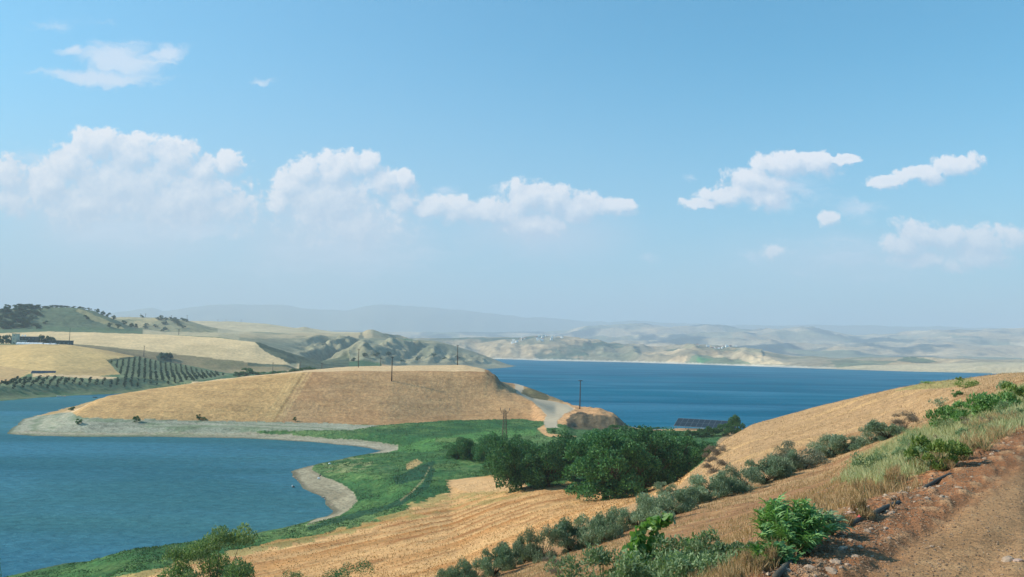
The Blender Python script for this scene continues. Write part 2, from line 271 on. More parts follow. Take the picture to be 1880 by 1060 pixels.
def seg(a, b, n, last=False): return np.exp(np.linspace(math.log(a), math.log(b), n + (1 if last else 0)))[:n + (1 if last else 0)] if last else np.exp(np.linspace(math.log(a), math.log(b), n, endpoint=False))
RR = np.concatenate([[0.4, 1.0], seg(1.6, 30, 170), seg(30, 100, 170), seg(100, 220, 190), seg(220, 760, 290), seg(760, 2600, 260), seg(2600, 5200, 150), seg(5200, 25000, 110, True)])
NR, NC = len(RR), len(AZ)
def pchip(x, y, xq):
    h = np.diff(x); dl = np.diff(y) / h
    m = np.zeros_like(y)
    same = dl[:-1] * dl[1:] > 0
    w1 = 2 * h[1:] + h[:-1]; w2 = h[1:] + 2 * h[:-1]
    with np.errstate(divide='ignore', invalid='ignore'):
        mm = (w1 + w2) / (w1 / dl[:-1] + w2 / dl[1:])
    m[1:-1] = np.where(same, mm, 0); m[0] = dl[0]; m[-1] = dl[-1]
    i = np.clip(np.searchsorted(x, xq) - 1, 0, len(x) - 2)
    t_ = np.clip((xq - x[i]) / h[i], 0, 1)
    t2 = t_ * t_; t3 = t2 * t_
    return (2 * t3 - 3 * t2 + 1) * y[i] + (t3 - 2 * t2 + t_) * h[i] * m[i] + (-2 * t3 + 3 * t2) * y[i + 1] + (t3 - t2) * h[i] * m[i + 1]
Z = np.empty((NR, NC))
for c in range(NC):
    Z[:, c] = pchip(LD[:, c], LZ[:, c], np.clip(RR, LD[0, c], None))
DD = np.repeat(RR[:, None], NC, 1)
X = DD * np.sin(AZ)[None]; Y = DD * np.cos(AZ)[None]

# the bay: its shoreline as a polygon on the water plane
def gp(u, v, z=0.0):
    a, s_ = ray(u, v); d = (z - CAMZ) / s_; return (d * math.sin(a), d * math.cos(a))
BAYPX = [(-900, 1250), (-400, 1150), (-100, 1085), (30, 1056), (120, 1036), (230, 1023), (350, 1007), (430, 989), (480, 977), (530, 966), (570, 958), (597, 949), (607, 937),
 (598, 921), (576, 904), (551, 888), (538, 875), (538, 866), (560, 858), (590, 850), (640, 839), (690, 831), (703, 827), (680, 823), (600, 814), (500, 807), (400, 804), (300, 803),
 (150, 802), (60, 801), (14, 797), (18, 790), (42, 770), (90, 757), (130, 747.5), (180, 733), (230, 724), (280, 717), (300, 715.5), (280, 716), (235, 722.5), (150, 726), (60, 731.5), (0, 736.5), (-200, 746), (-500, 765), (-900, 800)]
BAY = np.array([gp(u, v) for u, v in BAYPX])
def sdist(x, y, poly):
    q = np.stack([x, y], -1); best = np.full(x.shape, 1e9); inside = np.zeros(x.shape, bool)
    n = len(poly)
    for i in range(n):
        a = poly[i]; b = poly[(i + 1) % n]; ab = b - a; L2 = max(ab @ ab, 1e-9)
        t_ = np.clip(((q - a) @ ab) / L2, 0, 1)
        best = np.minimum(best, np.hypot(x - a[0] - t_ * ab[0], y - a[1] - t_ * ab[1]))
        c = ((a[1] > y) != (b[1] > y)) & (x < (b[0] - a[0]) * (y - a[1]) / (b[1] - a[1] + 1e-12) + a[0])
        inside ^= c
    return np.where(inside, -best, best)
SD = np.full(Z.shape, 1e4)
rm = np.where((RR > 100) & (RR < 900))[0]
wx = fbm(X[rm] / 22, Y[rm] / 22, 3, 5) * 2.2; wy = fbm(X[rm] / 22, Y[rm] / 22, 3, 9) * 2.2
SD[rm] = sdist(X[rm] + wx, Y[rm] + wy, BAY)
U0, V0 = project(X, Y, Z)
land = SD > 0
bank = np.where(DD < 230, 0.16, 0.075)
Z = np.where(SD < 900, np.where(land, np.minimum(Z, 0.04 + bank * SD + .07 * np.maximum(SD - np.where(DD < 230, 12, 9), 0) ** 1.5), np.maximum(-5, -0.05 + 0.15 * SD)), Z)

# ------------------------------------------------------------------ cover of the land: colours and relief
U, V = project(X, Y, Z)
U = np.nan_to_num(U, nan=-9999); V = np.nan_to_num(V, nan=-9999)
px = DD / FPX                                           # metres per photo pixel at that distance
nb = fbm(X / (px * 22 + .3), Y / (px * 60 + .5), 3, 3)
Uw = U + 3.5 * nb; Vw = V + 1.6 * fbm(X / (px * 14 + .3), Y / (px * 40 + .5), 3, 8)
def inp(poly, u=None, v=None):
    u = Uw if u is None else u; v = Vw if v is None else v
    r = np.zeros(u.shape, bool); n = len(poly)
    for i in range(n):
        a = poly[i]; b = poly[(i + 1) % n]
        if a[1] == b[1]: continue
        r ^= ((a[1] > v) != (b[1] > v)) & (u < (b[0] - a[0]) * (v - a[1]) / (b[1] - a[1]) + a[0])
    return r
def lin(*c): return np.array([((x / 255 + .055) / 1.055) ** 2.4 if x > 10 else x / 255 / 12.92 for x in c])
C = np.zeros(Z.shape + (3,)); CL = np.full(Z.shape, 1)
def setc(mask, col, cl=None):
    C[mask] = col
    if cl is not None: CL[mask] = cl
def blend(mask, col):
    m = np.clip(mask, 0, 1)[..., None]; C[:] = C * (1 - m) + np.asarray(col) * m
EDGE = np.interp(AZ, AZ, LD[1])[None]; D4 = LD[3][None]; D5 = LD[4][None]; FOOT = LD[7][None]
ROAD, GRND, FIELD, MEAD, SHORE, HILL, TRACK, FARM, HILLS, FARH, MTN = range(11)
n1 = fbm(X / 3.1, Y / 3.1, 4, 21); n2 = fbm(X / 14, Y / 14, 4, 31); n3 = fbm(X / 60, Y / 60, 4, 41); n4 = fbm(X / 300, Y / 300, 4, 51)
SOIL = lin(148, 106, 74); STRAW = lin(182, 147, 108)
setc(DD > 0, STRAW, GRND)
# near slope
soil = ss(n2 + .7 * n1 + 0.45 * ss(D4 - DD, -6, 12) - 0.1, 0.0, 0.45) * (DD < D4 + 12)
blend(soil * 0.8, SOIL)
blend(ss(n1 + .7 * n2, 0.15, .5) * .5, lin(172, 136, 92))
blend((DD < D4 + 3) * ss(vnoise((DD - D4) / 5.5 + 1.6 * n2, AZ[None] * 14, 401), .12, .5) * .45, lin(158, 118, 82))
blend(ss(np.abs(fbm(X / 20, Y / 9, 3, 77)), .25, .5) * .35 * (DD > D4), lin(212, 172, 118))
greenish = inp([(1560, 885), (1570, 835), (1640, 800), (1700, 786), (1790, 730), (1900, 695), (1900, 790), (1760, 850), (1650, 890)]) & (DD < 100)
blend(greenish * (.4 + .6 * n1), lin(164, 160, 108))
blend((inp([(1640, 718), (1700, 700), (1780, 692), (1800, 705), (1740, 712)]) & (DD < 130)) * .6, lin(140, 146, 88))
# dirt road and loose red berm
road = DD < EDGE
setc(road, lin(166, 130, 94), ROAD)
q = DD / EDGE
along = X * .66 + Y * .75
tread = road * (np.exp(-((q - .80 + .03 * n2) / .022) ** 2) + .8 * np.exp(-((q - .72 + .03 * n2) / .02) ** 2)) * (.5 + .5 * np.sin(along * 38))
blend(tread * .65 * ss(n2 + .5, 0, .6), lin(104, 78, 58))
blend((road & (q < .7)) * ss(vnoise((q * 9), along / 5, 301), .0, .4) * .3, lin(140, 108, 76))
berm = ss(q + 0.10 * n1, 0.66, 0.84) * (1 - ss(q + .08 * n1, 1.10, 1.30))
blend(berm * .85, lin(150, 100, 68))
fine = fbm(X / .25, Y / .25, 3, 88) * (DD < 60)
blend(berm * ss(fine, .15, .5) * .6, lin(200, 160, 122))
blend((road & (q < .9)) * ss(fine + n1 * .3, .1, .6) * .35, lin(185, 155, 118))
blend((road & (q < .9)) * ss(-fine + n1 * .3, .2, .6) * .35, lin(135, 105, 76))
# valley floor: meadow
val = (DD > D5 * 0.99) & (DD < FOOT) & (SD > 0) & (U < 1338 - (V - 785) * .7 + 8 * nb)
setc(val, lin(60, 100, 58), MEAD)
blend(val * ss(n2 + .4 * n1, -.1, .5) * .6, lin(88, 118, 66))
blend(val * ss(-n2 + .5 * n1, .1, .55) * .55, lin(42, 88, 60))
blend(val * ss(n3 + .5 * n1, .05, .45) * .5, lin(118, 138, 86))
blend((val & inp([(590, 848), (640, 838), (690, 848), (660, 868), (600, 868)])) * ss(n1 + n2, -.1, .4) * .6, lin(150, 150, 108))
blend((val & inp([(745, 852), (765, 843), (775, 850), (755, 862), (745, 862)])) * .8, lin(190, 158, 110))
blend((val & inp([(800, 806), (850, 803), (850, 811), (800, 813)])) * .5, lin(140, 130, 90))
for pl in ([(560, 968), (640, 945), (720, 925), (770, 895), (790, 860), (800, 862), (784, 898), (735, 930), (650, 953), (565, 975)],
           [(720, 878), (760, 860), (795, 846), (800, 850), (775, 880), (728, 890)]):
    blend((val & inp(pl)) * .85, lin(34, 74, 56))
blend((val & (np.abs(Vw - np.interp(U, [735, 760, 778, 790], [920, 900, 880, 855])) < 2.0) & (U > 735) & (U < 790)) * .7, lin(150, 140, 105))
# stubble field below the slope
fpoly = [(-200, 1130), (100, 1075), (250, 1055), (340, 1030), (480, 1001), (560, 985), (640, 968), (740, 941), (752, 927), (826, 905), (822, 885), (800, 868), (800, 852), (840, 846), (915, 846), (945, 878), (975, 897), (1010, 893), (1060, 888), (1110, 900), (1180, 900), (1260, 870), (1330, 840), (1330, 1100), (800, 1300), (-200, 1300)]
blend((val & inp([(690, 792), (760, 776), (985, 770), (990, 785), (900, 792), (820, 800), (720, 808)])) * ss(vnoise(X / 14, Y / 4, 411), -.1, .4) * .6, lin(40, 84, 54))
blend((val & inp([(700, 830), (790, 806), (900, 792), (985, 788), (985, 800), (900, 806), (800, 830)])) * .5, lin(92, 140, 74))
fld = inp(fpoly, U + 12 * fbm(X / 5, Y / 5, 3, 311), V + 7 * fbm(X / 6, Y / 6, 3, 312)) & (DD > D5 - 8) & (DD < 225) & (SD > 0)
setc(fld, lin(204, 160, 110), FIELD)
fa = np.array(gp(560, 1040, 12)); fb = np.array(gp(1080, 915, 12)); fdir = (fb - fa) / np.hypot(*(fb - fa))
fs = X * fdir[0] + Y * fdir[1]; ft = -X * fdir[1] + Y * fdir[0] + 1.6 * fbm(X / 30, Y / 30, 2, 61)
Uf = U + 12 * fbm(X / 5, Y / 5, 3, 311); Vf = V + 7 * fbm(X / 6, Y / 6, 3, 312)
rows = vnoise(fs / 34, ft / 2.3, 71) * .75 + vnoise(fs / 13, ft / .95, 72) * .45
blend(fld * ss(rows, .05, .35) * (.15 + .7 * ss(n3 + .6 * n2, -.35, .3)), lin(160, 108, 64))
blend(fld * ss(-rows, .1, .5) * .5, lin(226, 182, 126))
edgef = fld & ~inp(fpoly, U + 4 + 20 * fbm(X / 3, Y / 3, 3, 313), V - 10 + 8 * fbm(X / 3, Y / 3, 3, 314)) & (U < 860)
blend(edgef * .55, lin(138, 142, 84))
blend(fld * ss(vnoise(fs / 60, ft / 6, 320), .1, .5) * .5, lin(178, 120, 66))
sandy = fld & inp([(795, 850), (920, 845), (960, 890), (1000, 900), (860, 905), (820, 890)])
blend(sandy * .7, lin(204, 166, 122))
olv = fld & inp([(740, 945), (830, 908), (960, 895), (985, 905), (900, 925), (800, 945), (740, 960)])
blend(olv * ss(n1 + n2, -.3, .4) * .7, lin(150, 138, 84))
blend((fld & inp([(805, 862), (830, 852), (900, 850), (940, 862), (900, 872), (880, 862), (820, 868)])) * ss(n1 + .5 * n2, -.1, .3) * .7, lin(96, 122, 72))
# beaches
spit = inp([(0, 800), (40, 765), (95, 754), (122, 752), (150, 767), (300, 771), (600, 777), (700, 782), (640, 790), (500, 791), (400, 797), (300, 806), (10, 806)]) & (SD > 0) & (DD > 330) & (DD < 520)
setc(spit, lin(150, 152, 132), SHORE)
ring = (SD > 0) & (SD < 10 + 4 * n2) & (DD > 320) & (DD < 430) & (U < 730)
setc(ring, lin(158, 150, 128), SHORE)
band = vnoise(SD / 5.5 + n2 * .6, X / 90, 91) + .6 * vnoise(SD / 1.7 + n2 * .4, X / 50, 92)
blend((spit | ring) * ss(band, .05, .5) * .45, lin(112, 124, 98))
blend((spit | ring) * ss(-band, .1, .5) * .4, lin(176, 168, 148))
blend((spit & (SD < 30)) * ss(n2 + .5 * band, .0, .4) * .45, lin(96, 120, 84))
cove = inp([(525, 880), (535, 862), (560, 855), (582, 849), (573, 862), (592, 875), (628, 888), (650, 904), (656, 920), (640, 938), (614, 951), (585, 958), (560, 965), (600, 940), (560, 900)]) & (SD > 0) & (DD < 300)
setc(cove, lin(158, 148, 124), SHORE)
blend(cove * ss(vnoise(SD / 2.2, (X + Y) / 14, 93), .0, .4) * .5, lin(118, 108, 88))
blend((SD > 0) * (1 - ss(SD, 0, 1.2 + 2.2 * (n2 + .5))) * .7, lin(74, 78, 64))
blend((spit | ring | cove) * ss(fbm(X / 1.6, Y / 1.6, 3, 330), .15, .5) * .5, lin(96, 98, 82))
bed = SD <= 0
setc(bed, lin(90, 100, 80), SHORE)
# golden headland hill
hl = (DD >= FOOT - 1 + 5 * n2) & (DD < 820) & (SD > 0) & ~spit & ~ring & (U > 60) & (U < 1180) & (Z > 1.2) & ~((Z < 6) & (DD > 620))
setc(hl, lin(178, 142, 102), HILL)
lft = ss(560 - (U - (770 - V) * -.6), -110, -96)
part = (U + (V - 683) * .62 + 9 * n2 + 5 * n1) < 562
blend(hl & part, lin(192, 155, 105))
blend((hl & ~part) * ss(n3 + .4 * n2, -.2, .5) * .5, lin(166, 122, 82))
strk = vnoise(X / 26, Z / .9, 95) + .5 * vnoise(X / 7, Z / .5, 96)
blend(hl * ss(strk, .1, .6) * .30, lin(150, 112, 74))
blend(hl * ss(-strk, .1, .6) * .25, lin(206, 168, 118))
dg = np.abs(U + (V - 683) * .62 - 556)
blend((hl & (dg < 20) & (DD < 500)) * (np.sin(dg * .9) > .1) * .5, lin(212, 180, 126))
blend((hl & (dg < 30) & (U + (V - 683) * .62 > 556) & (dg < 5) & (DD < 500)) * .7, lin(138, 110, 72))
blend((hl & (DD > D4 * 0 + LD[9][None] + 2) & (U < 890)) * .8, lin(214, 184, 142))  # flat top coloured paler, standing in for sun on level ground
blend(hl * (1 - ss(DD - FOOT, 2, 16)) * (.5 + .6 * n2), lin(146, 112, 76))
lowl = (DD > 440) & (DD < 640) & (SD > 0) & (U < 262) & ~spit & ~hl
setc(lowl, lin(182, 150, 104), HILL)
head = hl & (U > 975) & (DD < 500)
blend(head * .6, lin(196, 152, 110))
# steepness
dZr = np.gradient(Z, axis=0) / np.maximum(np.gradient(DD, axis=0), 1e-6)
dZa = np.gradient(Z, axis=1) / np.maximum(np.abs(np.gradient(AZ))[None] * DD, 1e-6)
steep = np.hypot(dZr, dZa)
rock_shade = (hl | val) & inp([(1040, 770), (1052, 762), (1064, 757), (1100, 764), (1130, 764), (1140, 770), (1156, 784), (1130, 795), (1060, 795), (1042, 784)]) & (DD > 385)
CL[rock_shade] = HILL; blend(rock_shade * .9, lin(96, 86, 70)); blend(rock_shade * ss(n1, -.2, .3) * .8, lin(70, 70, 58))  # cliff rock, its colour darkened further to stand in for shadow
knob_shade = hl & inp([(888, 683), (912, 687), (924, 702), (930, 712), (914, 706), (900, 696)])
blend(knob_shade * (.55 + .6 * n1), lin(104, 84, 58))  # dark rock tone painted where the hill's end lies in shadow
scrubz = hl & inp([(955, 716), (975, 712), (1000, 722), (1010, 731), (1004, 737), (975, 732), (958, 725)]) & (DD > 500)
blend(scrubz * .85, lin(72, 80, 60))
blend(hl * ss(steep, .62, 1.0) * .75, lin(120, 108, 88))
far_back = hl & (U > 945) & (DD > 500)
blend(far_back * ss(n2 * 1.0 + .4, 0, .5) * .6, lin(112, 108, 78))
tr = inp([(944, 704), (958, 705), (962, 712), (956, 722), (975, 731), (1010, 736), (1042, 743), (1056, 752), (1036, 760), (1024, 772), (1022, 784), (1060, 796), (1058, 803), (1022, 799), (1003, 790), (998, 776), (1003, 762), (992, 750), (978, 738), (948, 722)], U + 1.2 * nb, V + .5 * nb) & (DD > 375) & (DD < 720)
setc(tr, lin(176, 164, 142), TRACK)
blend(tr * ss(n1, .0, .5) * .3, lin(150, 138, 116))
or_ = inp([(985, 787), (1000, 780), (1005, 795), (1060, 803), (1040, 806), (1000, 800)]) & (DD > 340) & (DD < 430)
setc(or_, lin(202, 158, 112), HILL)
# land on the far left bank
fm = (DD > 560) & (DD < 1560) & (SD > 0) & ~hl & ~lowl & ~tr & (U < 700) | ((DD > 700) & (DD < 1400) & (U >= 700) & (U < 900))
setc(fm, lin(74, 104, 72), FARM)
blend(fm * ss(n3 + .4 * n2, .0, .5) * .5, lin(104, 124, 84))
blend((fm & (SD < 22)) * ss(n2 + .3, 0, .5) * .5, lin(128, 128, 98))
orch = inp([(-50, 716), (30, 694), (100, 691), (200, 697), (222, 692), (214, 680), (198, 665), (250, 654), (300, 664), (350, 673), (425, 689), (330, 705), (250, 713), (100, 716)]) & (DD > 680) & (DD < 1080)
blend(orch * 1.0, lin(112, 124, 92))
f1_ = inp([(-60, 720), (-60, 632), (30, 630), (120, 632), (170, 637), (250, 654), (196, 664), (205, 672), (216, 682), (222, 687), (190, 690), (100, 688), (60, 686), (25, 696), (0, 705)]) & (DD > 690) & (DD < 1120)
setc(f1_, lin(204, 172, 116), FARM)
blend(f1_ * ss(fbm(X / 90, Y / 220, 3, 101), .05, .4) * .55, lin(172, 142, 98))
blend((f1_ & inp([(-60, 720), (-60, 670), (0, 672), (60, 680), (20, 700)])) * .7, lin(176, 146, 104))
sp_ = inp([(90, 686), (120, 667), (200, 662), (222, 688), (150, 690)]) & f1_
blend(sp_ * ss(vnoise(X / 7 + n3, Y / 160, 103), .0, .4) * .3, lin(186, 152, 96))
blend((inp([(193, 661), (220, 658), (250, 653), (252, 656), (220, 662), (198, 666)]) & fm) * .9, lin(48, 70, 52))
gul = (DD > LD[15][None] + 6) & (DD < LD[17][None] - 4) & (U > 130) & (U < 620)
setc(gul, lin(140, 126, 94), FARM)
blend(gul * ss(n3 + .3 * n2, -.1, .4) * .6, lin(112, 112, 80))
blend((gul & inp([(130, 633), (200, 640), (262, 652), (330, 668), (330, 676), (250, 655), (190, 645)])) * .5, lin(110, 100, 76))
blend((inp([(288, 655), (300, 647), (314, 652), (316, 664), (300, 667), (290, 662)]) & fm) * .9, lin(44, 72, 56))
f2_ = (DD >= LD[17][None] - 4) & (DD < LD[18][None]) & (U < 548) & ~inp([(462, 624), (480, 626), (500, 634), (560, 655), (610, 668), (600, 676), (560, 668), (530, 668), (505, 655), (485, 645)])
setc(f2_, lin(216, 188, 142), FARM)
blend(f2_ * ss(fbm(X / 120, Y / 260, 3, 105), .1, .45) * .4, lin(186, 164, 122))
rav = (DD > 1180) & (DD < 1600) & ~f2_ & (U > 455) & (U < 640)
setc(rav, lin(92, 100, 78), FARM)
blend(rav * ss(n3 + .4 * n2, -.25, .2) * .8, lin(50, 72, 56))
# hills
hh = (DD >= 1500) & (DD < 3900) & ((U < 700) | (DD < 3000)) & ~f2_ & ~rav & (Z > -3.9)
setc(hh, lin(176, 164, 132), HILLS)
gh = hh & (U < 262) & (DD < 2000)
setc(gh, lin(94, 108, 84), HILLS)
blend(gh * ss(n3 + .5 * n2, .0, .4) * .4, lin(88, 106, 80))
blend((gh & inp([(0, 606), (90, 600), (240, 604), (262, 612), (0, 618)])) * .7, lin(82, 108, 78))
blend((gh & inp([(145, 567), (165, 575), (195, 588), (230, 604), (215, 604), (170, 588), (140, 572)])) * .7, lin(168, 154, 108))
bh = hh & (U < 400) & (DD >= 2000) & (DD < 2700)
blend(bh * .8, lin(140, 136, 100))
blend(bh * ss(n3 + .3 * n2, .0, .35) * .6, lin(78, 96, 74))
blend((bh & inp([(248, 590), (285, 584), (300, 584), (270, 598), (250, 604)])) * .6, lin(196, 176, 130))
blend((bh & (V < 586)) * .4, lin(206, 186, 146))
bad = hh & (U > 440) & (DD < 2500)
blend(bad * .9, lin(136, 134, 110))
blend((bad & (V < 622 + 3 * n3)) * .75, lin(186, 166, 130))
blend(bad * ss(fbm(X / 50, Y / 200, 3, 111), .15, .5) * .45, lin(132, 134, 108))
blend(bad * ss(-fbm(X / 45, Y / 180, 3, 112), .15, .5) * .4, lin(190, 178, 144))
blend((hh & inp([(716, 618), (728, 617), (765, 622), (755, 626), (722, 625)])) * .9, lin(62, 104, 62))
blend((hh & inp([(660, 612), (664, 606), (668, 622), (656, 622)])) * .7, lin(60, 78, 66))
blend((hh & inp([(545, 606), (550, 600), (562, 599), (575, 605), (575, 608)])) * .9, lin(66, 88, 70))
blend((hh & inp([(432, 604), (475, 608), (545, 615), (470, 612)])) * .6, lin(96, 108, 84))
pl_ = hh & (DD > 2600)
blend(pl_ * .7, lin(196, 178, 142))
blend(pl_ * ss(n4 + .5 * n3, .1, .45) * .4, lin(140, 138, 106))
# across the lake: patchwork of fields
fh = (DD > 2500) & (DD < 5600) & ~hh & (Z > -3.9)
CL[fh] = FARH
def cells(x, y, s):
    ix = np.floor(x); iy = np.floor(y); best = np.full(x.shape, 9.0); idv = np.zeros(x.shape)
    for i in (-1, 0, 1):
        for j in (-1, 0, 1):
            a = (ix + i).astype(np.int64); b = (iy + j).astype(np.int64)
            jx = a + _h(a, b, s); jy = b + _h(a, b, s + 1)
            dd = (x - jx) ** 2 + (y - jy) ** 2
            m = dd < best; best = np.where(m, dd, best); idv = np.where(m, _h(a, b, s + 2), idv)
    return idv
cx_ = np.where(fh | (DD > 5000), X, 0); cy_ = np.where(fh | (DD > 5000), Y, 0)
ci = cells(cx_ / 210 + .5 * n4, cy_ / 330 + .4 * n4, 5)
pal = np.array([lin(*c) for c in ((206, 182, 142), (188, 166, 130), (170, 156, 124), (150, 146, 116), (196, 170, 128), (128, 134, 104), (178, 164, 134), (214, 192, 152))])
C[fh] = pal[(ci[fh] * 7.99).astype(int)] * .62 + lin(150, 140, 118) * .16
vly = fbm(X / 420 + .3 * n3, Y / 500, 4, 121)
blend(fh * ss(vly, -.05, .22) * (U < 1250) * .9, lin(66, 90, 74)); blend(fh * ss(vly, .05, .25) * (U >= 1250) * .5, lin(100, 112, 88))
blend((fh & inp([(1180, 640), (1160, 652), (1150, 664), (1130, 660), (1080, 650), (1000, 640), (1100, 641)])) * .35, lin(96, 112, 92))
blend((fh & inp([(1258, 668), (1270, 656), (1300, 650), (1360, 655), (1380, 668), (1320, 670)])) * .75, lin(92, 116, 84))
blend((fh & inp([(1275, 665), (1285, 656), (1310, 660), (1290, 667)])) * .8, lin(84, 140, 84))
blend((fh & inp([(1220, 668), (1240, 657), (1262, 658), (1255, 668)])) * .8, lin(214, 186, 146))
blend((fh & inp([(1368, 656), (1400, 654), (1440, 668), (1400, 669)])) * .8, lin(214, 188, 146))
blend((fh & inp([(1305, 632), (1370, 634), (1400, 646), (1340, 643), (1310, 640)])) * ss(n3, -.3, .2) * .8, lin(78, 96, 76))
blend((fh & inp([(1630, 660), (1680, 656), (1720, 661), (1690, 664)])) * .85, lin(78, 98, 76))
blend((fh & (Z < 5)) * .8, lin(206, 198, 178))
pn = (DD >= 5200) & ~hh
ci2 = cells(np.where(pn, X, 0) / 380 + .3 * n4, np.where(pn, Y, 0) / 700, 15)
C[pn] = pal[(ci2[pn] * 7.99).astype(int)] * .75 + lin(176, 160, 128) * .1
blend(pn * ss(fbm(X / 700, Y / 1200, 5, 131, .6), -.05, .22) * .95, lin(44, 66, 66))
CL[pn] = FARH; CL[DD > 15200] = MTN
blend((DD > 15200) * .9, lin(110, 116, 96))
lakebed = (DD > 450) & (Z < -0.4) & (CL != SHORE)
setc(lakebed, lin(110, 116, 96), SHORE)

# relief
near = np.clip(1 - DD / 240, 0, 1)
Z = Z + np.where(CL == GRND, (.07 * n1 + .10 * np.minimum(n2, 1) * ss(DD, 8, 30)) * ss(DD, 3, 9) * (DD < 240), 0)
Z = Z - np.where((CL == ROAD) & (DD > 2), .03 * np.exp(-((q - .50) / .06) ** 2) + .035 * np.exp(-((q - .76) / .035) ** 2), 0)
Z = Z + np.where(DD < 60, berm * (.035 + .05 * fine + .05 * n1), 0) + np.where(CL == ROAD, .010 * fine * ss(q, 0, .9), 0)
Z = Z + np.where(CL == FIELD, .42 * rows * (.3 + .8 * ss(n3 + .6 * n2, -.35, .3)) + .15 * n1, 0)
tall = fbm(X / 1.6, Y / 1.6, 3, 141)
Z = Z + np.where((CL == MEAD), (.22 * tall + .35 * np.abs(n1)) * ss(SD, 1, 8), 0)
Z = Z + np.where(CL == HILL, .18 * n1 + .22 * strk + .6 * n2 * ss(U, 960, 1000) + 1.1 * (.5 - np.abs(vnoise(X / 7, Y / 7, 199)) * 1.6) * ss(U, 1030, 1050) * (DD > 398), 0)
Z = Z + np.where((CL == SHORE) & (SD > 0) & (SD < 400), .05 * n1 * ss(SD, 0, 6) + .05 * band * ss(SD, 2, 8), 0)
Z = Z + np.where((CL == FARM), .35 * n2 * ss(DD, 640, 760) + .8 * n3 * ss(DD, 800, 1000), 0)
Z = Z + np.where(rav | gh, 2.0 * np.abs(n2), 0)
sAz = AZ[None] * DD
rg = 1 - np.abs(vnoise(sAz / 105 + .35 * n3, DD / 800, 151)) * 2.4
rg2 = 1 - np.abs(vnoise(sAz / 34 + .3 * n2, DD / 260, 152)) * 2.2
blend((bad & (DD > 1600)) * ss(.35 - rg, 0, .5) * .5, lin(104, 116, 98))
bm = (hh & (U > 430) & (DD < 2500)) * ss(U, 530, 610) * ss(DD, 1400, 1650) * (1 - ss(DD, 2060, 2230)) * ss(Z, 3, 22)
Z = Z + bm * (25 * (rg - .45) + 6 * (rg2 - .45))
Z = Z + (hh & (U <= 430)) * ss(DD, 1500, 1700) * (1.8 * n3 + 1.0 * n2)
fhm = fh * ss(Z, 2, 30)
rf = 1 - np.abs(vnoise(sAz / 260 + .5 * n4, DD / 900, 161)) * 2.2
rf2 = 1 - np.abs(vnoise(sAz / 95 + .4 * n3, DD / 420, 162)) * 2.2
Z = Z + fhm * (19 * (rf - .45) + 9 * (rf2 - .45)) * (1 - .8 * ss(DD, 4300, 4800)) * np.where(U > 1400, .35, 1)
rm_ = 1 - np.abs(fbm(X / 1300, Y / 1800, 4, 171)) * 2
Z = Z + pn * ss(DD, 5900, 7400) * (1 - .6 * ss(DD, 11500, 12600)) * (95 * (rm_ - .6) + 20 * n4)
Z = Z + (DD > 15500) * (1 - ss(DD, 18500, 19500) * .7) * 70 * fbm(X / 2000, Y / 3500, 4, 181)
Z = np.maximum(Z, -6)
Z[0, :] = 38.25

# ------------------------------------------------------------------ helpers: tagging, meshes, materials
def tag(o, label=None, cat=None, group=None, kind=None):
    if label: o['label'] = label
    if cat: o['category'] = cat
    if group: o['group'] = group
    if kind: o['kind'] = kind
    return o
def mesh_np(name, V3, F, mat=None, tint=None, col=None, smooth=True, parent=None, link=True):
    """V3 (n,3) verts, F (m,k) faces with a fixed corner count"""
    me = bpy.data.meshes.new(name); F = np.asarray(F, np.int32); m, k = F.shape
    me.vertices.add(len(V3)); me.vertices.foreach_set('co', np.ascontiguousarray(V3, np.float32).ravel())
    me.loops.add(m * k); me.loops.foreach_set('vertex_index', np.ascontiguousarray(F).ravel())
    me.polygons.add(m); me.polygons.foreach_set('loop_start', np.arange(0, m * k, k, dtype=np.int32))
    try: me.polygons.foreach_set('loop_total', np.full(m, k, np.int32))
    except Exception: pass
    me.polygons.foreach_set('use_smooth', np.full(m, smooth, bool))
    if tint is not None:
        a = me.attributes.new('tint', 'FLOAT', 'FACE'); a.data.foreach_set('value', np.asarray(tint, np.float32))
    if col is not None:
        a = me.color_attributes.new('Col', 'FLOAT_COLOR', 'POINT')
        a.data.foreach_set('color', np.concatenate([col, np.ones((len(col), 1))], 1).astype(np.float32).ravel())
    me.update(calc_edges=True)
    if mat: me.materials.append(mat)
    o = bpy.data.objects.new(name, me)
    if link: COL.objects.link(o)
    if parent: o.parent = parent
    return o
def empty(name, loc, rz=0, sc=(1, 1, 1)):
    o = bpy.data.objects.new(name, None); COL.objects.link(o); o.location = loc; o.rotation_euler = (0, 0, rz); o.scale = sc
    o.empty_display_size = .3
    return o
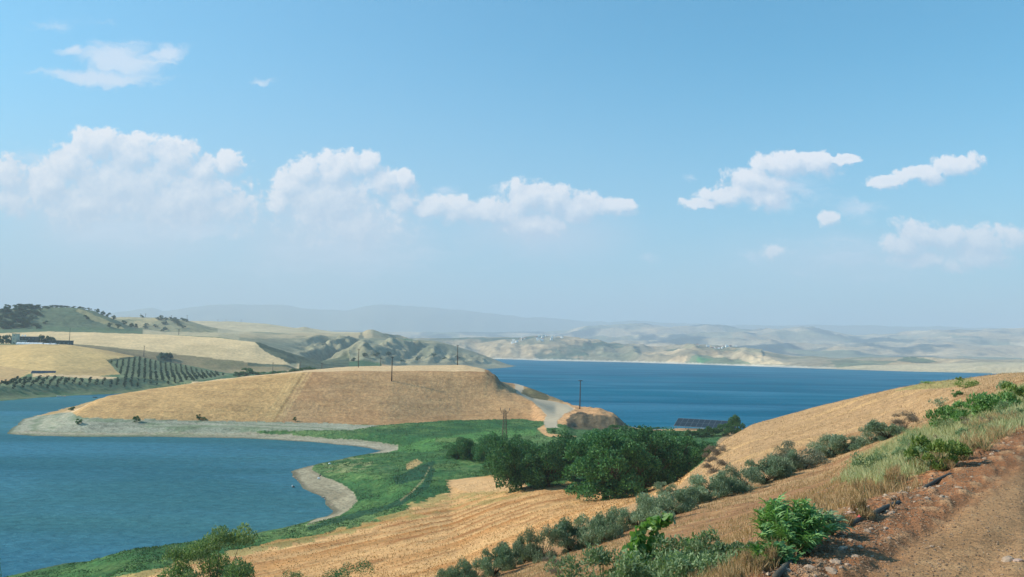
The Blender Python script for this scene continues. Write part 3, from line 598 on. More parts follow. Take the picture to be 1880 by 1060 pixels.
class MB:
    """collects boxes, prisms, tubes as one mesh"""
    def __init__(s): s.v = []; s.f = []
    def add(s, vs, fs):
        b = len(s.v); s.v += [tuple(x) for x in vs]; s.f += [tuple(i + b for i in f) for f in fs]
    def box(s, c, sz, rz=0, M=None):
        x, y, z = (a / 2 for a in sz); vs = []
        for dz in (-z, z):
            for dx, dy in ((-x, -y), (x, -y), (x, y), (-x, y)):
                p = Vector((dx, dy, dz))
                if M: p = M @ p
                if rz: p = Matrix.Rotation(rz, 3, 'Z') @ p
                vs.append(p + Vector(c))
        s.add(vs, [(3, 2, 1, 0), (4, 5, 6, 7), (0, 1, 5, 4), (1, 2, 6, 5), (2, 3, 7, 6), (3, 0, 4, 7)]); return s
    def tube(s, pts, rad, n=8):
        pts = [Vector(p) for p in pts]; rad = rad if hasattr(rad, '__len__') else [rad] * len(pts); vs = []; fs = []
        for i, p in enumerate(pts):
            d = (pts[min(i + 1, len(pts) - 1)] - pts[max(i - 1, 0)]).normalized()
            a = d.cross(Vector((0, 0, 1)));
            if a.length < .05: a = d.cross(Vector((0, 1, 0)))
            a.normalize(); b = d.cross(a)
            for k in range(n):
                an = 2 * math.pi * k / n; vs.append(p + (a * math.cos(an) + b * math.sin(an)) * rad[i])
        for i in range(len(pts) - 1):
            for k in range(n):
                k2 = (k + 1) % n; fs.append((i * n + k, i * n + k2, (i + 1) * n + k2, (i + 1) * n + k))
        fs.append(tuple(range(n))[::-1]); fs.append(tuple((len(pts) - 1) * n + k for k in range(n)))
        s.add(vs, fs); return s
    def build(s, name, mat, parent=None, smooth=False, link=True):
        me = bpy.data.meshes.new(name); me.from_pydata(s.v, [], s.f); me.materials.append(mat)
        if smooth: me.polygons.foreach_set('use_smooth', [True] * len(me.polygons))
        me.update(); o = bpy.data.objects.new(name, me)
        if link: COL.objects.link(o)
        if parent: o.parent = parent
        return o
def newmat(name):
    m = bpy.data.materials.new(name); m.use_nodes = True; m.node_tree.nodes.clear(); return m, NT(m.node_tree)
def simple(name, col, rough=.7, metal=0, var=.15, scale=3.0, bump=0.0, spec=.3):
    m, t = newmat(name); o = t.n('ShaderNodeOutputMaterial'); b = t.n('ShaderNodeBsdfPrincipled')
    pos = t.n('ShaderNodeTexCoord').outputs['Object']; nz = t.noise(pos, scale, 5, .6).outputs[0]
    f = t.m('MULTIPLY_ADD', t.m('SUBTRACT', nz, .5), var * 2, 1.0)
    t.l(t.vm('SCALE', t.vm('ADD', tuple(col), (0, 0, 0)), f), b.inputs['Base Color'])
    b.inputs['Roughness'].default_value = rough; b.inputs['Metallic'].default_value = metal; b.inputs['Specular IOR Level'].default_value = spec
    if bump:
        bp = t.n('ShaderNodeBump'); bp.inputs['Strength'].default_value = bump; bp.inputs['Distance'].default_value = .05
        t.l(nz, bp.inputs['Height']); t.l(bp.outputs[0], b.inputs['Normal'])
    t.l(b.outputs[0], o.inputs[0]); return m
def terrain_mat(name, var, bumps, stretch=(1, 1, 1), rough=.95):
    m, t = newmat(name); o = t.n('ShaderNodeOutputMaterial'); b = t.n('ShaderNodeBsdfPrincipled')
    at = t.n('ShaderNodeAttribute', attribute_name='Col').outputs['Color']
    pos = t.n('ShaderNodeNewGeometry').outputs['Position']
    ps = t.vm('MULTIPLY', pos, stretch)
    f = None
    for sc, amp in var:
        e = t.m('MULTIPLY_ADD', t.m('SUBTRACT', t.noise(ps, sc, 4, .62).outputs[0], .5), amp * 2, 1.0)
        f = e if f is None else t.m('MULTIPLY', f, e)
    t.l(t.vm('SCALE', at, f), b.inputs['Base Color'])
    b.inputs['Roughness'].default_value = rough; b.inputs['Specular IOR Level'].default_value = .12
    nrm = None
    for sc, dist in bumps:
        bp = t.n('ShaderNodeBump'); bp.inputs['Strength'].default_value = 1; bp.inputs['Distance'].default_value = dist
        t.l(t.noise(ps, sc, 4, .65).outputs[0], bp.inputs['Height'])
        if nrm: t.l(nrm, bp.inputs['Normal'])
        nrm = bp.outputs[0]
    if nrm: t.l(nrm, b.inputs['Normal'])
    t.l(b.outputs[0], o.inputs[0]); return m
def leafmat(name, c1, c2, trans=.25, rough=.6, spec=.25):
    m, t = newmat(name); o = t.n('ShaderNodeOutputMaterial'); b = t.n('ShaderNodeBsdfPrincipled')
    at = t.n('ShaderNodeAttribute', attribute_name='tint').outputs['Fac']
    oi = t.n('ShaderNodeObjectInfo').outputs['Random']
    c = t.mix(at, (*c1, 1), (*c2, 1))
    c = t.vm('SCALE', c, t.m('MULTIPLY_ADD', oi, .35, .82))
    t.l(c, b.inputs['Base Color']); b.inputs['Roughness'].default_value = rough; b.inputs['Specular IOR Level'].default_value = spec
    tr = t.n('ShaderNodeBsdfTranslucent'); t.l(t.vm('MULTIPLY', c, (1.3, 1.5, .7)), tr.inputs[0])
    mx = t.n('ShaderNodeMixShader'); mx.inputs[0].default_value = trans
    t.l(b.outputs[0], mx.inputs[1]); t.l(tr.outputs[0], mx.inputs[2]); t.l(mx.outputs[0], o.inputs[0]); return m

TM = {
 ROAD: ('dirt_road', 'reddish brown dirt road with loose clods in the right foreground', terrain_mat('packed_dirt', [(1.2, .45), (14, .5), (60, .45)], [(9, .05), (45, .02)])),
 GRND: ('ground', 'dry straw coloured slope falling away below the road', terrain_mat('dry_slope', [(.25, .35), (1.6, .8), (9, .7)], [(2.5, .2), (14, .05)])),
 FIELD: ('field', 'orange stubble field with furrows in the valley', terrain_mat('stubble', [(.2, .3), (2.2, .45)], [(1.6, .08)])),
 MEAD: ('meadow', 'green meadow between the bay and the field', terrain_mat('meadow_green', [(.08, .5), (.9, .9)], [(.9, .4)])),
 SHORE: ('shore', 'grey gravel shore around the bay', terrain_mat('gravel', [(.15, .5), (1.2, .7)], [(1.5, .2)])),
 HILL: ('hill', 'golden mown headland hill between the bay and the lake', terrain_mat('mown_hill', [(.08, .35), (.55, .7), (2, .5)], [(.7, .4)])),
 TRACK: ('path', 'pale grey gravel track along the headland', terrain_mat('pale_gravel', [(.3, .1), (2, .12)], [(1.5, .08)])),
 FARM: ('farmland', 'golden and green farmland on the far left bank', terrain_mat('farmland', [(.03, .35), (.25, .6)], [(.3, .6)])),
 HILLS: ('hills', 'eroded grey and tan hills on the left beyond the farmland', terrain_mat('eroded_hills', [(.015, .35), (.10, .6)], [(.10, 2.0)])),
 FARH: ('far_hills', 'hazy patchwork hills across the lake', terrain_mat('far_hills', [(.006, .6), (.03, .8)], [(.03, 4.0)])),
 MTN: ('mountains', 'faint blue mountains on the horizon', terrain_mat('mountains', [(.002, .15)], [(.004, 20)])),
}
idx = np.arange(NR * NC).reshape(NR, NC)
FC = np.stack([idx[:-1, :-1], idx[:-1, 1:], idx[1:, 1:], idx[1:, :-1]], -1).reshape(-1, 4)[:, ::-1]
fcl = CL[:-1, :-1].ravel()
PV = np.stack([X, Y, Z], -1).reshape(-1, 3); PC = C.reshape(-1, 3)
for k, (nm, lb, mt) in TM.items():
    F = FC[fcl == k]
    if not len(F): continue
    used, inv = np.unique(F, return_inverse=True)
    o = mesh_np(nm, PV[used], inv.reshape(-1, 4), mt, col=PC[used])
    tag(o, lb, nm.replace('_', ' '), kind='structure')

def colf(az):
    f = np.interp(az, AZ, np.arange(NC)); i = min(int(f), NC - 2); return i, f - i
def gz(x, y):
    az = math.atan2(x, y); d = math.hypot(x, y); i, t_ = colf(az)
    j = int(np.clip(np.searchsorted(RR, d) - 1, 0, NR - 2)); s_ = (d - RR[j]) / (RR[j + 1] - RR[j])
    a = Z[j, i] * (1 - t_) + Z[j, i + 1] * t_; b = Z[j + 1, i] * (1 - t_) + Z[j + 1, i + 1] * t_
    return float(a * (1 - s_) + b * s_)
def gz_np(x, y):
    az = np.arctan2(x, y); d = np.hypot(x, y); f = np.interp(az, AZ, np.arange(NC)); i = np.minimum(f.astype(int), NC - 2); t_ = f - i
    j = np.clip(np.searchsorted(RR, d) - 1, 0, NR - 2); s_ = (d - RR[j]) / (RR[j + 1] - RR[j])
    a = Z[j, i] * (1 - t_) + Z[j, i + 1] * t_; b = Z[j + 1, i] * (1 - t_) + Z[j + 1, i + 1] * t_
    return a * (1 - s_) + b * s_
def at_d(u, d, v=700):
    az = az_of(u, v); x, y = d * math.sin(az), d * math.cos(az); return Vector((x, y, gz(x, y)))
def hit(u, v, dmin=3.0):
    az, sl = ray(u, v); i, t_ = colf(az); zc = Z[:, i] * (1 - t_) + Z[:, i + 1] * t_
    s_ = (zc - CAMZ) / RR; k = np.where((s_ >= sl) & (RR > dmin))[0]
    if not len(k): return None
    j = k[0]; a, b = s_[j - 1], s_[j]; f = (sl - a) / (b - a) if b != a else 0
    d = RR[j - 1] + max(0, min(1, f)) * (RR[j] - RR[j - 1])
    x, y = d * math.sin(az), d * math.cos(az); return Vector((x, y, CAMZ + sl * d))
def hgt(p, v, u=None):
    """height above p of the ray through row v at p's distance"""
    d = math.hypot(p.x, p.y); uu = project(np.array(p.x), np.array(p.y), np.array(p.z))[0]
    return CAMZ + ray(float(uu), v)[1] * d - p.z

# ------------------------------------------------------------------ the lake
m, t = newmat('lake_water'); o_ = t.n('ShaderNodeOutputMaterial'); b = t.n('ShaderNodeBsdfPrincipled')
pos = t.n('ShaderNodeNewGeometry').outputs['Position']; spx = t.n('ShaderNodeSeparateXYZ'); t.l(pos, spx.inputs[0])
far = t.m('MULTIPLY', t.mr(spx.outputs[1], 380, 480), t.mr(spx.outputs[0], -150, -30))
wind = t.noise(t.vm('MULTIPLY', pos, (.0005, .0035, 0)), 1.0, 4, .55, .4).outputs[0]
wind_sheen = t.noise(t.vm('MULTIPLY', pos, (.004, .013, 0)), 1.0, 4, .6, .5).outputs[0]
rip = t.noise(t.vm('MULTIPLY', pos, (.28, .40, 0)), 1.0, 6, .7, .5).outputs[0]
cb = t.mix(far, (0.056, 0.160, 0.168, 1), (0.0, 0.118, 0.190, 1))
cb = t.mix(t.mr(wind, .40, .62), t.mix(.5, cb, (0.0, 0.045, 0.105, 1)), cb)
cb = t.mix(t.m('MULTIPLY', t.mr(wind_sheen, .42, .70), .45), cb, (0.09, 0.26, 0.38, 1))  # large patches of ripple sheen mixed into the water colour
cb = t.vm('SCALE', cb, t.m('MULTIPLY_ADD', t.m('SUBTRACT', rip, .5), 1.35, 1.0))  # bright and dark ripples painted into the diffuse colour
gl = t.n('ShaderNodeBsdfGlossy'); gl.inputs['Color'].default_value = (.25, .72, .9, 1); gl.inputs['Roughness'].default_value = .28
df = t.n('ShaderNodeBsdfDiffuse'); t.l(cb, df.inputs['Color']); lw = t.n('ShaderNodeLayerWeight'); lw.inputs[0].default_value = .35
mxw = t.n('ShaderNodeMixShader'); t.l(t.m('MULTIPLY_ADD', lw.outputs['Facing'], .10, .02), mxw.inputs[0]); t.l(df.outputs[0], mxw.inputs[1]); t.l(gl.outputs[0], mxw.inputs[2])
w1 = t.noise(t.vm('MULTIPLY', pos, (.35, .6, 0)), 1.0, 5, .65, .4).outputs[0]
w2 = t.noise(t.vm('MULTIPLY', pos, (.05, .12, 0)), 1.0, 3, .6).outputs[0]
bp = t.n('ShaderNodeBump'); bp.inputs['Distance'].default_value = .55; t.l(w1, bp.inputs['Height'])
bp2 = t.n('ShaderNodeBump'); bp2.inputs['Distance'].default_value = .9; t.l(w2, bp2.inputs['Height']); t.l(bp.outputs[0], bp2.inputs['Normal'])
t.l(bp2.outputs[0], gl.inputs['Normal']); t.l(bp2.outputs[0], df.inputs['Normal']); t.l(mxw.outputs[0], o_.inputs[0])
lk = MB(); lk.add([(-3500, 90, 0), (9000, 90, 0), (9000, 4700, 0), (-3500, 4700, 0)], [(0, 1, 2, 3)])
tag(lk.build('lake', m), 'deep blue reservoir with a paler teal bay at the left', 'lake', kind='structure')

# ------------------------------------------------------------------ haze
hb = MB(); hb.box((0, 0, 596), (52000, 52000, 1208))
m, t = newmat('haze_air'); o_ = t.n('ShaderNodeOutputMaterial'); pv = t.n('ShaderNodeVolumePrincipled')
pv.inputs['Color'].default_value = (0.64, 0.76, 0.90, 1); pv.inputs['Density'].default_value = 0.000120
pv.inputs['Anisotropy'].default_value = 0.0
t.l(pv.outputs[0], o_.inputs['Volume'])
tag(hb.build('haze', m), 'pale blue haze over the lake and hills', 'haze', kind='stuff')

# ------------------------------------------------------------------ foliage
rng = np.random.default_rng(7)
def unit(n):
    v = rng.normal(size=(n, 3)); return v / np.linalg.norm(v, axis=1, keepdims=True)
def leafcloud(name, Pp, axis, L, Wd, mat, tint, link=False, parent=None, fold=.15):
    """rhombic leaves: Pp centre, axis leaf direction"""
    n = len(Pp); r = unit(n); B = np.cross(axis, r); B /= np.linalg.norm(B, axis=1, keepdims=True) + 1e-9
    N = np.cross(axis, B); L = np.broadcast_to(L, n)[:, None]; Wd = np.broadcast_to(Wd, n)[:, None]
    v = np.stack([Pp - axis * L * .5, Pp + B * Wd * .5 + N * Wd * fold - axis * L * .05, Pp + axis * L * .5, Pp - B * Wd * .5 + N * Wd * fold - axis * L * .05], 1).reshape(-1, 3)
    return mesh_np(name, v, np.arange(4 * n).reshape(n, 4), mat, tint=tint, smooth=False, link=link, parent=parent)
def crown(name, mat, H_, Wd, n, leaf, base=.15, lobes=14, lobe_r=.36, up=.3, asp=.55, shell=.75, flat=1.0):
    """crown of many leaves gathered in uneven lobes; H_ full height, Wd width"""
    rx = Wd / 2; rz = H_ * (1 - base) / 2; cz = H_ * (1 + base) / 2
    d = unit(lobes); rr = rng.uniform(.25, .78, lobes) ** .8
    lc = d * rr[:, None] * np.array([rx, rx, rz]); lc[:, 2] += cz
    lr = rng.uniform(.65, 1.2, lobes) * lobe_r * (rx + rz) / 2
    k = rng.choice(lobes, n, p=lr ** 2 / (lr ** 2).sum()); dd = unit(n)
    dd[:, 2] = np.where(dd[:, 2] < -.3, -dd[:, 2] * rng.uniform(0, 1, n), dd[:, 2])
    dd /= np.linalg.norm(dd, axis=1, keepdims=True)
    r_ = np.where(rng.random(n) < shell, rng.uniform(.8, 1.08, n), rng.uniform(.3, .9, n))
    r_ *= 1 + .16 * np.sin(dd[:, 0] * 5 + k) * np.cos(dd[:, 2] * 6 + k * 2)
    Pp = lc[k] + dd * (lr[k] * r_)[:, None] * np.array([1, 1, flat])
    Pp[:, 2] = np.maximum(Pp[:, 2], H_ * base * .6)
    hr = np.hypot(Pp[:, 0], Pp[:, 1]); Pp[:, :2] *= (Wd / 2) / np.percentile(hr, 96)
    z0_, z1_ = np.percentile(Pp[:, 2], 1), np.percentile(Pp[:, 2], 99.3); zs = (H_ - H_ * base) / (z1_ - z0_); Pp[:, 2] = H_ * base + (Pp[:, 2] - z0_) * zs
    lc = lc * np.array([(Wd / 2) / np.percentile(hr, 96)] * 2 + [1]); lc[:, 2] = np.clip(H_ * base + (lc[:, 2] - z0_) * zs, H_ * .2, H_ * .9)
    ax = dd * .6 + unit(n) * .9; ax[:, 2] += up; ax /= np.linalg.norm(ax, axis=1, keepdims=True)
    tint = np.clip(rng.normal(.42, .30, n) + .22 * (rng.random(lobes)[k] - .5), 0, 1)
    o = leafcloud(name, Pp, ax, leaf * rng.uniform(.6, 1.3, n), leaf * asp * rng.uniform(.7, 1.2, n), mat, tint)
    return o, lc, lr
M_bark = simple('bark', (.09, .065, .045), .9, var=.3, scale=6, bump=.4)
M_broad = leafmat('broad_leaf', (.020, .092, .042), (.12, .275, .098), .2)
M_broad2 = leafmat('broad_leaf_bright', (.035, .11, .035), (.10, .21, .065), .25)
M_olive = leafmat('olive_leaf', (.125, .19, .125), (.34, .42, .28), .15)
M_olive2 = leafmat('olive_leaf_dark', (.090, .160, .105), (.26, .35, .22), .15)
M_grey = leafmat('silver_leaf', (.12, .15, .11), (.24, .26, .19), .15)
M_dry = leafmat('dry_twig', (.14, .115, .085), (.27, .23, .17), .05)
M_far = leafmat('far_tree_leaf', (.025, .075, .045), (.085, .155, .080), .15)
M_orch = leafmat('orchard_leaf', (.020, .058, .032), (.055, .11, .05), .1)
M_green = leafmat('green_leaf', (.055, .165, .05), (.27, .43, .17), .3, .5)
M_vine = leafmat('vine_leaf', (.05, .16, .035), (.26, .42, .12), .35, .42, .45)
M_sage = leafmat('sage_leaf', (.10, .17, .09), (.28, .36, .20), .25)
M_yel = leafmat('yellow_green_leaf', (.12, .20, .05), (.30, .36, .12), .3)
M_straw = leafmat('straw', (.27, .175, .095), (.52, .365, .21), .2, .8, .1)
M_straw2 = leafmat('pale_weed', (.28, .31, .16), (.56, .57, .34), .25, .8, .1)

def tree_proto(name, mat, H_, Wd, n, leaf, base, lobes, trunk_r, **k):
    """returns (trunk mesh, crown mesh) as unlinked objects"""
    c, lc, lr = crown('crown', mat, H_, Wd, n, leaf, base, lobes, **k)
    tb = MB(); fork = H_ * max(base * 1.2, .12)
    tb.tube([(0, 0, -.6), (.05 * Wd * .2, 0, fork * .5), (0, 0, fork)], [trunk_r * 1.25, trunk_r, trunk_r * .8], 8)
    for i in range(len(lc)):
        e = Vector(lc[i]); mid = Vector((e.x * .45, e.y * .45, fork + (e.z - fork) * .45))
        tb.tube([(0, 0, fork * .85), mid, e], [trunk_r * .55, trunk_r * .32, trunk_r * .1], 5)
    return tb.build('trunk', M_bark, smooth=True, link=False), c, H_, Wd
def put_tree(name, proto, loc, h, w, label, cat, group=None, rz=None):
    tk, cr, H_, Wd = proto
    r = empty(name, loc, random.uniform(0, 6.28) if rz is None else rz, (w / Wd, w / Wd, h / H_))
    for s_ in (tk, cr):
        c = s_.copy(); COL.objects.link(c); c.parent = r
    tag(r, label, cat, group); return r
random.seed(11)
BR = [tree_proto('t', M_broad, 12, 12, 15000, .44, .05, 44, .22, lobe_r=.21, up=.9, flat=1.35) for _ in range(3)]
BR.append(tree_proto('t', M_broad, 12, 11, 18000, .42, .0, 52, .22, lobe_r=.19, up=.9, flat=1.35))
OL = [tree_proto('o', mt, 2.6, 2.8, 7000, .19, .0, 20, .07, lobe_r=.27, up=1.5, asp=.26, shell=.45, flat=1.4) for mt in (M_olive, M_olive2, M_olive, M_olive2)]
OG = [tree_proto('o', M_grey, 2.4, 2.6, 3200, .17, .04, 11, .06, lobe_r=.36, up=.9, asp=.3, shell=.6)]
DRY = [tree_proto('d', M_dry, 2.6, 2.8, 4200, .26, .04, 11, .06, lobe_r=.34, up=.6, asp=.10, shell=.3)]
BU = [tree_proto('b', M_broad2, 4, 5, 2600, .36, .03, 12, .1, lobe_r=.34) for _ in range(2)]
FT = [tree_proto('f', M_far, 8, 8, 420, 1.5, .12, 9, .3, lobe_r=.36) for _ in range(4)]

# the dense trees in the valley:  u, distance, row of the top, width in px, words
VT = [(915, 226, 803, 66, 'leafy tree hiding the foot of the lattice pylon'), (978, 214, 808, 70, 'green tree filling the gap behind the two field edge trees'), (1034, 218, 806, 72, 'green tree behind and between the field edge trees and the largest tree'),
 (838, 276, 811, 42, 'low dark green tree at the left end of the valley trees'),
 (868, 270, 804, 50, 'rounded green tree second from the left end of the valley trees'),
 (900, 262, 795, 56, 'leafy green tree in front of the lattice power pylon'),
 (946, 240, 799, 60, 'green tree right of the lattice pylon, behind the forked trunk tree'),
 (952, 184, 806, 96, 'spreading tree at the corner of the stubble field with bare lower branches'),
 (1012, 183, 806, 100, 'bushy tree with visible trunk at the top edge of the stubble field'),
 (1056, 196, 797, 90, 'tall tree between the forked field tree and the largest dark tree'),
 (1088, 238, 790, 80, 'tree crown just below the end of the gravel track'),
 (1118, 148, 792, 132, 'largest darkest tree reaching down to the stubble field edge'),
 (1150, 236, 784, 84, 'tree crown rising in front of the headland cliff'),
 (1180, 160, 789, 120, 'broad dark tree just right of the largest tree'),
 (1212, 232, 789, 86, 'pale topped tree below the open lake, left of the solar panels'),
 (1236, 172, 799, 104, 'dark tree above the middle of the olive row'),
 (1272, 190, 812, 80, 'dark tree at the foot of the dry slope beside the brown shrubs'),
 (1296, 215, 815, 60, 'low dark tree at the right end of the valley trees')]
for i, (u, d, vt, w, lb) in enumerate(VT):
    p = at_d(u, d); h = hgt(p, vt); put_tree('tree', BR[3] if i in (11, 13, 15) else BR[i % 3], p - Vector((0, 0, .2)), h, w * d / FPX * 1.2, lb, 'tree', 'trees in the valley')
# olive row on the slope
OLV = [(822, 1078, 1040, 34), (848, 1076, 1030, 40), (872, 1066, 1022, 42), (905, 1060, 1002, 50), (936, 1046, 994, 46), (963, 1034, 980, 36), (996, 1030, 965, 46), (1047, 1014, 956, 60), (1085, 1003, 944, 52), (1112, 996, 937, 48),
 (1142, 978, 930, 46), (1172, 968, 922, 50), (1203, 962, 905, 64), (1238, 946, 899, 60), (1222, 908, 884, 34), (1264, 930, 889, 52), (1296, 920, 872, 58), (1330, 912, 864, 52), (1362, 902, 856, 52), (1400, 890, 840, 62), (1428, 880, 836, 48),
 (1452, 868, 826, 40), (1442, 848, 808, 36), (1480, 860, 822, 52), (1528, 838, 797, 56), (1556, 830, 799, 42), (1600, 814, 781, 44), (1630, 806, 771, 46), (1660, 790, 754, 34), (1498, 852, 830, 40)]
greyset = {22, 23, 29}
where = ['at the lower left end of the row', 'just above the picture bottom']
for i, (u, vb, vt, w) in enumerate(OLV):
    p = hit(u, vb); h = hgt(p, vt)
    tone = 'silvery' if i in greyset else ('brownish' if i == 28 else ('dark' if i % 2 else 'grey green'))
    pr = OG[0] if i in greyset else (DRY[0] if i == 28 else OL[i % 4])
    o = put_tree('olive_tree', pr, p - Vector((0, 0, .1)), h, w * math.hypot(p.x, p.y) / FPX * 1.36, '', 'olive tree', 'young olive trees in a row across the dry slope')
    ordn = ['first', 'second', 'third', 'fourth', 'fifth', 'sixth', 'seventh', 'eighth', 'ninth', 'tenth', 'eleventh', 'twelfth', 'thirteenth', 'fourteenth', 'fifteenth', 'sixteenth', 'seventeenth', 'eighteenth', 'nineteenth', 'twentieth', 'twenty-first', 'twenty-second', 'twenty-third', 'twenty-fourth', 'twenty-fifth', 'twenty-sixth', 'twenty-seventh', 'twenty-eighth', 'twenty-ninth', 'thirtieth']
    rank = sorted(range(len(OLV)), key=lambda k: OLV[k][0]).index(i)
    o['label'] = f'{tone} young olive tree, {ordn[rank]} from the lower left end of the row'
for u, vb, vt, w, lb in [(1310, 868, 838, 40, 'bare brown shrub at the foot of the slope behind the olive row'), (1318, 836, 816, 30, 'greyish brown shrub at the right edge of the dark valley trees'), (1304, 848, 818, 28, 'brown shrub tucked against the last dark valley tree'), (1022, 1056, 1020, 44, 'low bare brown shrub below the olive row near the picture bottom')]:
    p = hit(u, vb); put_tree('dry_shrub', DRY[0], p - Vector((0, 0, .1)), hgt(p, vt), w * math.hypot(p.x, p.y) / FPX * 1.1, lb, 'shrub', 'leafless shrubs on the slope')
# bushes near the lake edge and around the headland
BS = [(1248, 352, 790, 26, 'bright green bush at the left of the bushes below the solar panels'), (1268, 350, 788, 28, 'yellowish green bush below the middle of the solar panels'), (1288, 352, 786, 30, 'green bush below the solar panels, third from the left'), (1308, 356, 782, 30, 'dense green bush under the right half of the solar panels'),
 (1328, 360, 777, 28, 'dark green bush at the right end of the solar panels'), (1343, 372, 761, 32, 'small tree rising above the right end of the solar panels'), (1357, 362, 775, 26, 'rightmost round bush where the dry slope meets the lake'), (1262, 330, 800, 34, 'low yellow green bush nearest the dark valley trees'), (1200, 372, 783, 30, 'pale bush at the water edge left of the solar panels'), (1170, 378, 785, 28, 'bush at the water edge below the headland cliff'), (1128, 372, 779, 40, 'olive green bush growing at the base of the headland cliff')]
for i, (u, d, vt, w, lb) in enumerate(BS):
    p = at_d(u, d); put_tree('bush', BU[i % 2], p - Vector((0, 0, .3)), max(1.5, hgt(p, vt)), w * d / FPX, lb, 'bush', 'green bushes by the lake edge')
for i, (u, vb, vt, w, lb) in enumerate([(145, 779, 769.5, 11, 'lone small bush casting a shadow on the grey spit'), (251, 775, 764, 12, 'dark bush at the foot of the golden hill, nearest the spit'), (364, 771, 761, 9, 'dark bush at the foot of the golden hill, left one of a close pair'), (374, 771, 766, 9, 'low spreading bush, right one of a close pair at the hill foot'), (541, 773, 765.5, 7, 'small brown green bush at the hill foot above the green strip'),
    (131, 754, 747, 12, 'scrubby tuft on the left tip of the golden hill'), (1016, 796, 787, 9, 'small tuft at the end of the gravel track')]):
    p = hit(u, vb, 300)
    if p is None: continue
    put_tree('bush', BU[i % 2], p, hgt(p, vt), w * math.hypot(p.x, p.y) / FPX, lb, 'bush')
for i, (u, d, vt, w, lb) in enumerate([(455, 930, 676, 30, 'large round green bush behind the crest of the golden hill'), (438, 925, 683, 18, 'small bush left of the large round bush behind the hill crest'), (478, 935, 683, 20, 'low bush right of the large round bush behind the hill crest'), (498, 935, 681, 20, 'low bush beside the thin pole behind the hill crest'), (516, 940, 681, 22, 'hedge bush between the two thin poles behind the hill'), (536, 945, 677, 22, 'hedge bush left of the second thin pole behind the hill'), (556, 950, 675, 22, 'hedge bush under the second thin pole'), (574, 955, 674, 20, 'last hedge bush where the hill crest meets the dark ravine')]):
    p = at_d(u, d); put_tree('bush', BU[i % 2], p, max(3, hgt(p, vt)), w * d / FPX, lb, 'bush', 'bushes behind the crest of the golden hill')
hedg = [(648, 1500), (668, 1520), (690, 1540), (712, 1600), (735, 1650), (765, 1700), (795, 1800), (815, 1850), (840, 1900)]
ORD = ['first', 'second', 'third', 'fourth', 'fifth', 'sixth', 'seventh', 'eighth', 'ninth', 'tenth', 'eleventh']
for i, (u, d) in enumerate(hedg):
    p = at_d(u, d); put_tree('bush', FT[i % 4], p, 7, 13, 'dark scrubby bush at the foot of the eroded hills, ' + ORD[i] + ' from the left', 'bush', 'bushes along the foot of the eroded hills')
# woods, skyline trees and lone trees on the left hills
def ft(u, d, vt, w, lb, grp):
    p = at_d(u, d); h = hgt(p, vt); h = min(max(h, 4), 16)
    return put_tree('tree', FT[random.randrange(4)], p - Vector((0, 0, .5)), h, w * d / FPX, lb, 'tree', grp)
for i in range(95):
    u = random.uniform(-25, 58) + abs(random.gauss(0, 12)); d = random.uniform(1560, 1840); p = at_d(u, d); q0 = 1 - .45 * max(0, min(1, (u - 40) / 40))
    put_tree('tree', FT[i % 4], p, random.uniform(5, 9.5) * q0, random.uniform(9, 18) * q0, 'dark green tree in the wood on the far left hill', 'tree', 'trees of the wood on the far left hill')
for k, (u, vt, w, wd) in enumerate([(64, 565, 9, 'leftmost'), (74, 563, 10, 'second'), (84, 560.5, 13, 'third'), (95, 560, 14, 'fourth'), (106, 560.5, 13, 'fifth'), (115, 562, 9, 'sixth'), (127, 562.5, 9, 'seventh'), (138, 562.5, 8, 'eighth'), (146, 564, 7, 'ninth'), (156, 565, 8, 'tenth'), (172, 567, 10, 'last and lone')]):
    ft(u, 1826, vt, w, f'{wd} of the trees on the skyline of the green hill', 'trees along the skyline of the green hill')
for k, (u, d, wd) in enumerate([(152, 1700, 'lone dark bush in the middle of the green hill face'), (195, 1650, 'dark bush low on the right flank of the green hill'), (211, 1660, 'dark bush at the right foot of the green hill'), (182, 1790, 'bush high on the right flank of the green hill'), (192, 1775, 'bush halfway down the right flank of the green hill'), (203, 1770, 'bush on the lower right flank of the green hill'), (222, 1750, 'scrub tree at the right end of the green hill'), (236, 1760, 'scrub tree where the green hill meets the gold field'), (245, 1790, 'scrub tree left of the second hill')]):
    p = at_d(u, d); put_tree('tree', FT[k % 4], p, 8, 10, wd, 'tree', 'scattered trees on the green hill')
for k in range(24):
    u = random.choice([random.uniform(290, 345), random.uniform(246, 300), random.uniform(295, 335)]); d = random.uniform(2200, 2420); p = at_d(u, d)
    put_tree('tree', FT[k % 4], p, 7, 13, 'scrub tree on the second hill behind the gold field', 'tree', 'scrub trees on the second hill')
for k, (u, d) in enumerate([(294, 1188), (300, 1182), (305, 1190), (311, 1192)]):
    p = at_d(u, d); put_tree('tree', FT[k % 4], p, 8, 9, 'dark tree in the hollow between the two gold fields, ' + ORD[k] + ' from the left', 'tree', 'trees in the hollow')
for k, (u, d, h) in enumerate([(-6, 1180, 10), (2, 1170, 9), (8, 1180, 11), (16, 1190, 9), (20, 1210, 10), (48, 1215, 9), (62, 1195, 9), (68, 1185, 10), (76, 1190, 12), (84, 1185, 11), (90, 1195, 10)]):
    p = at_d(u, d); put_tree('tree', FT[k % 4], p, h, h * .95, 'dark tree standing among the farm buildings, ' + ORD[k] + ' from the left edge', 'tree', 'trees around the farm')

ORD = ['first', 'second', 'third', 'fourth', 'fifth', 'sixth', 'seventh', 'eighth', 'ninth', 'tenth', 'eleventh']
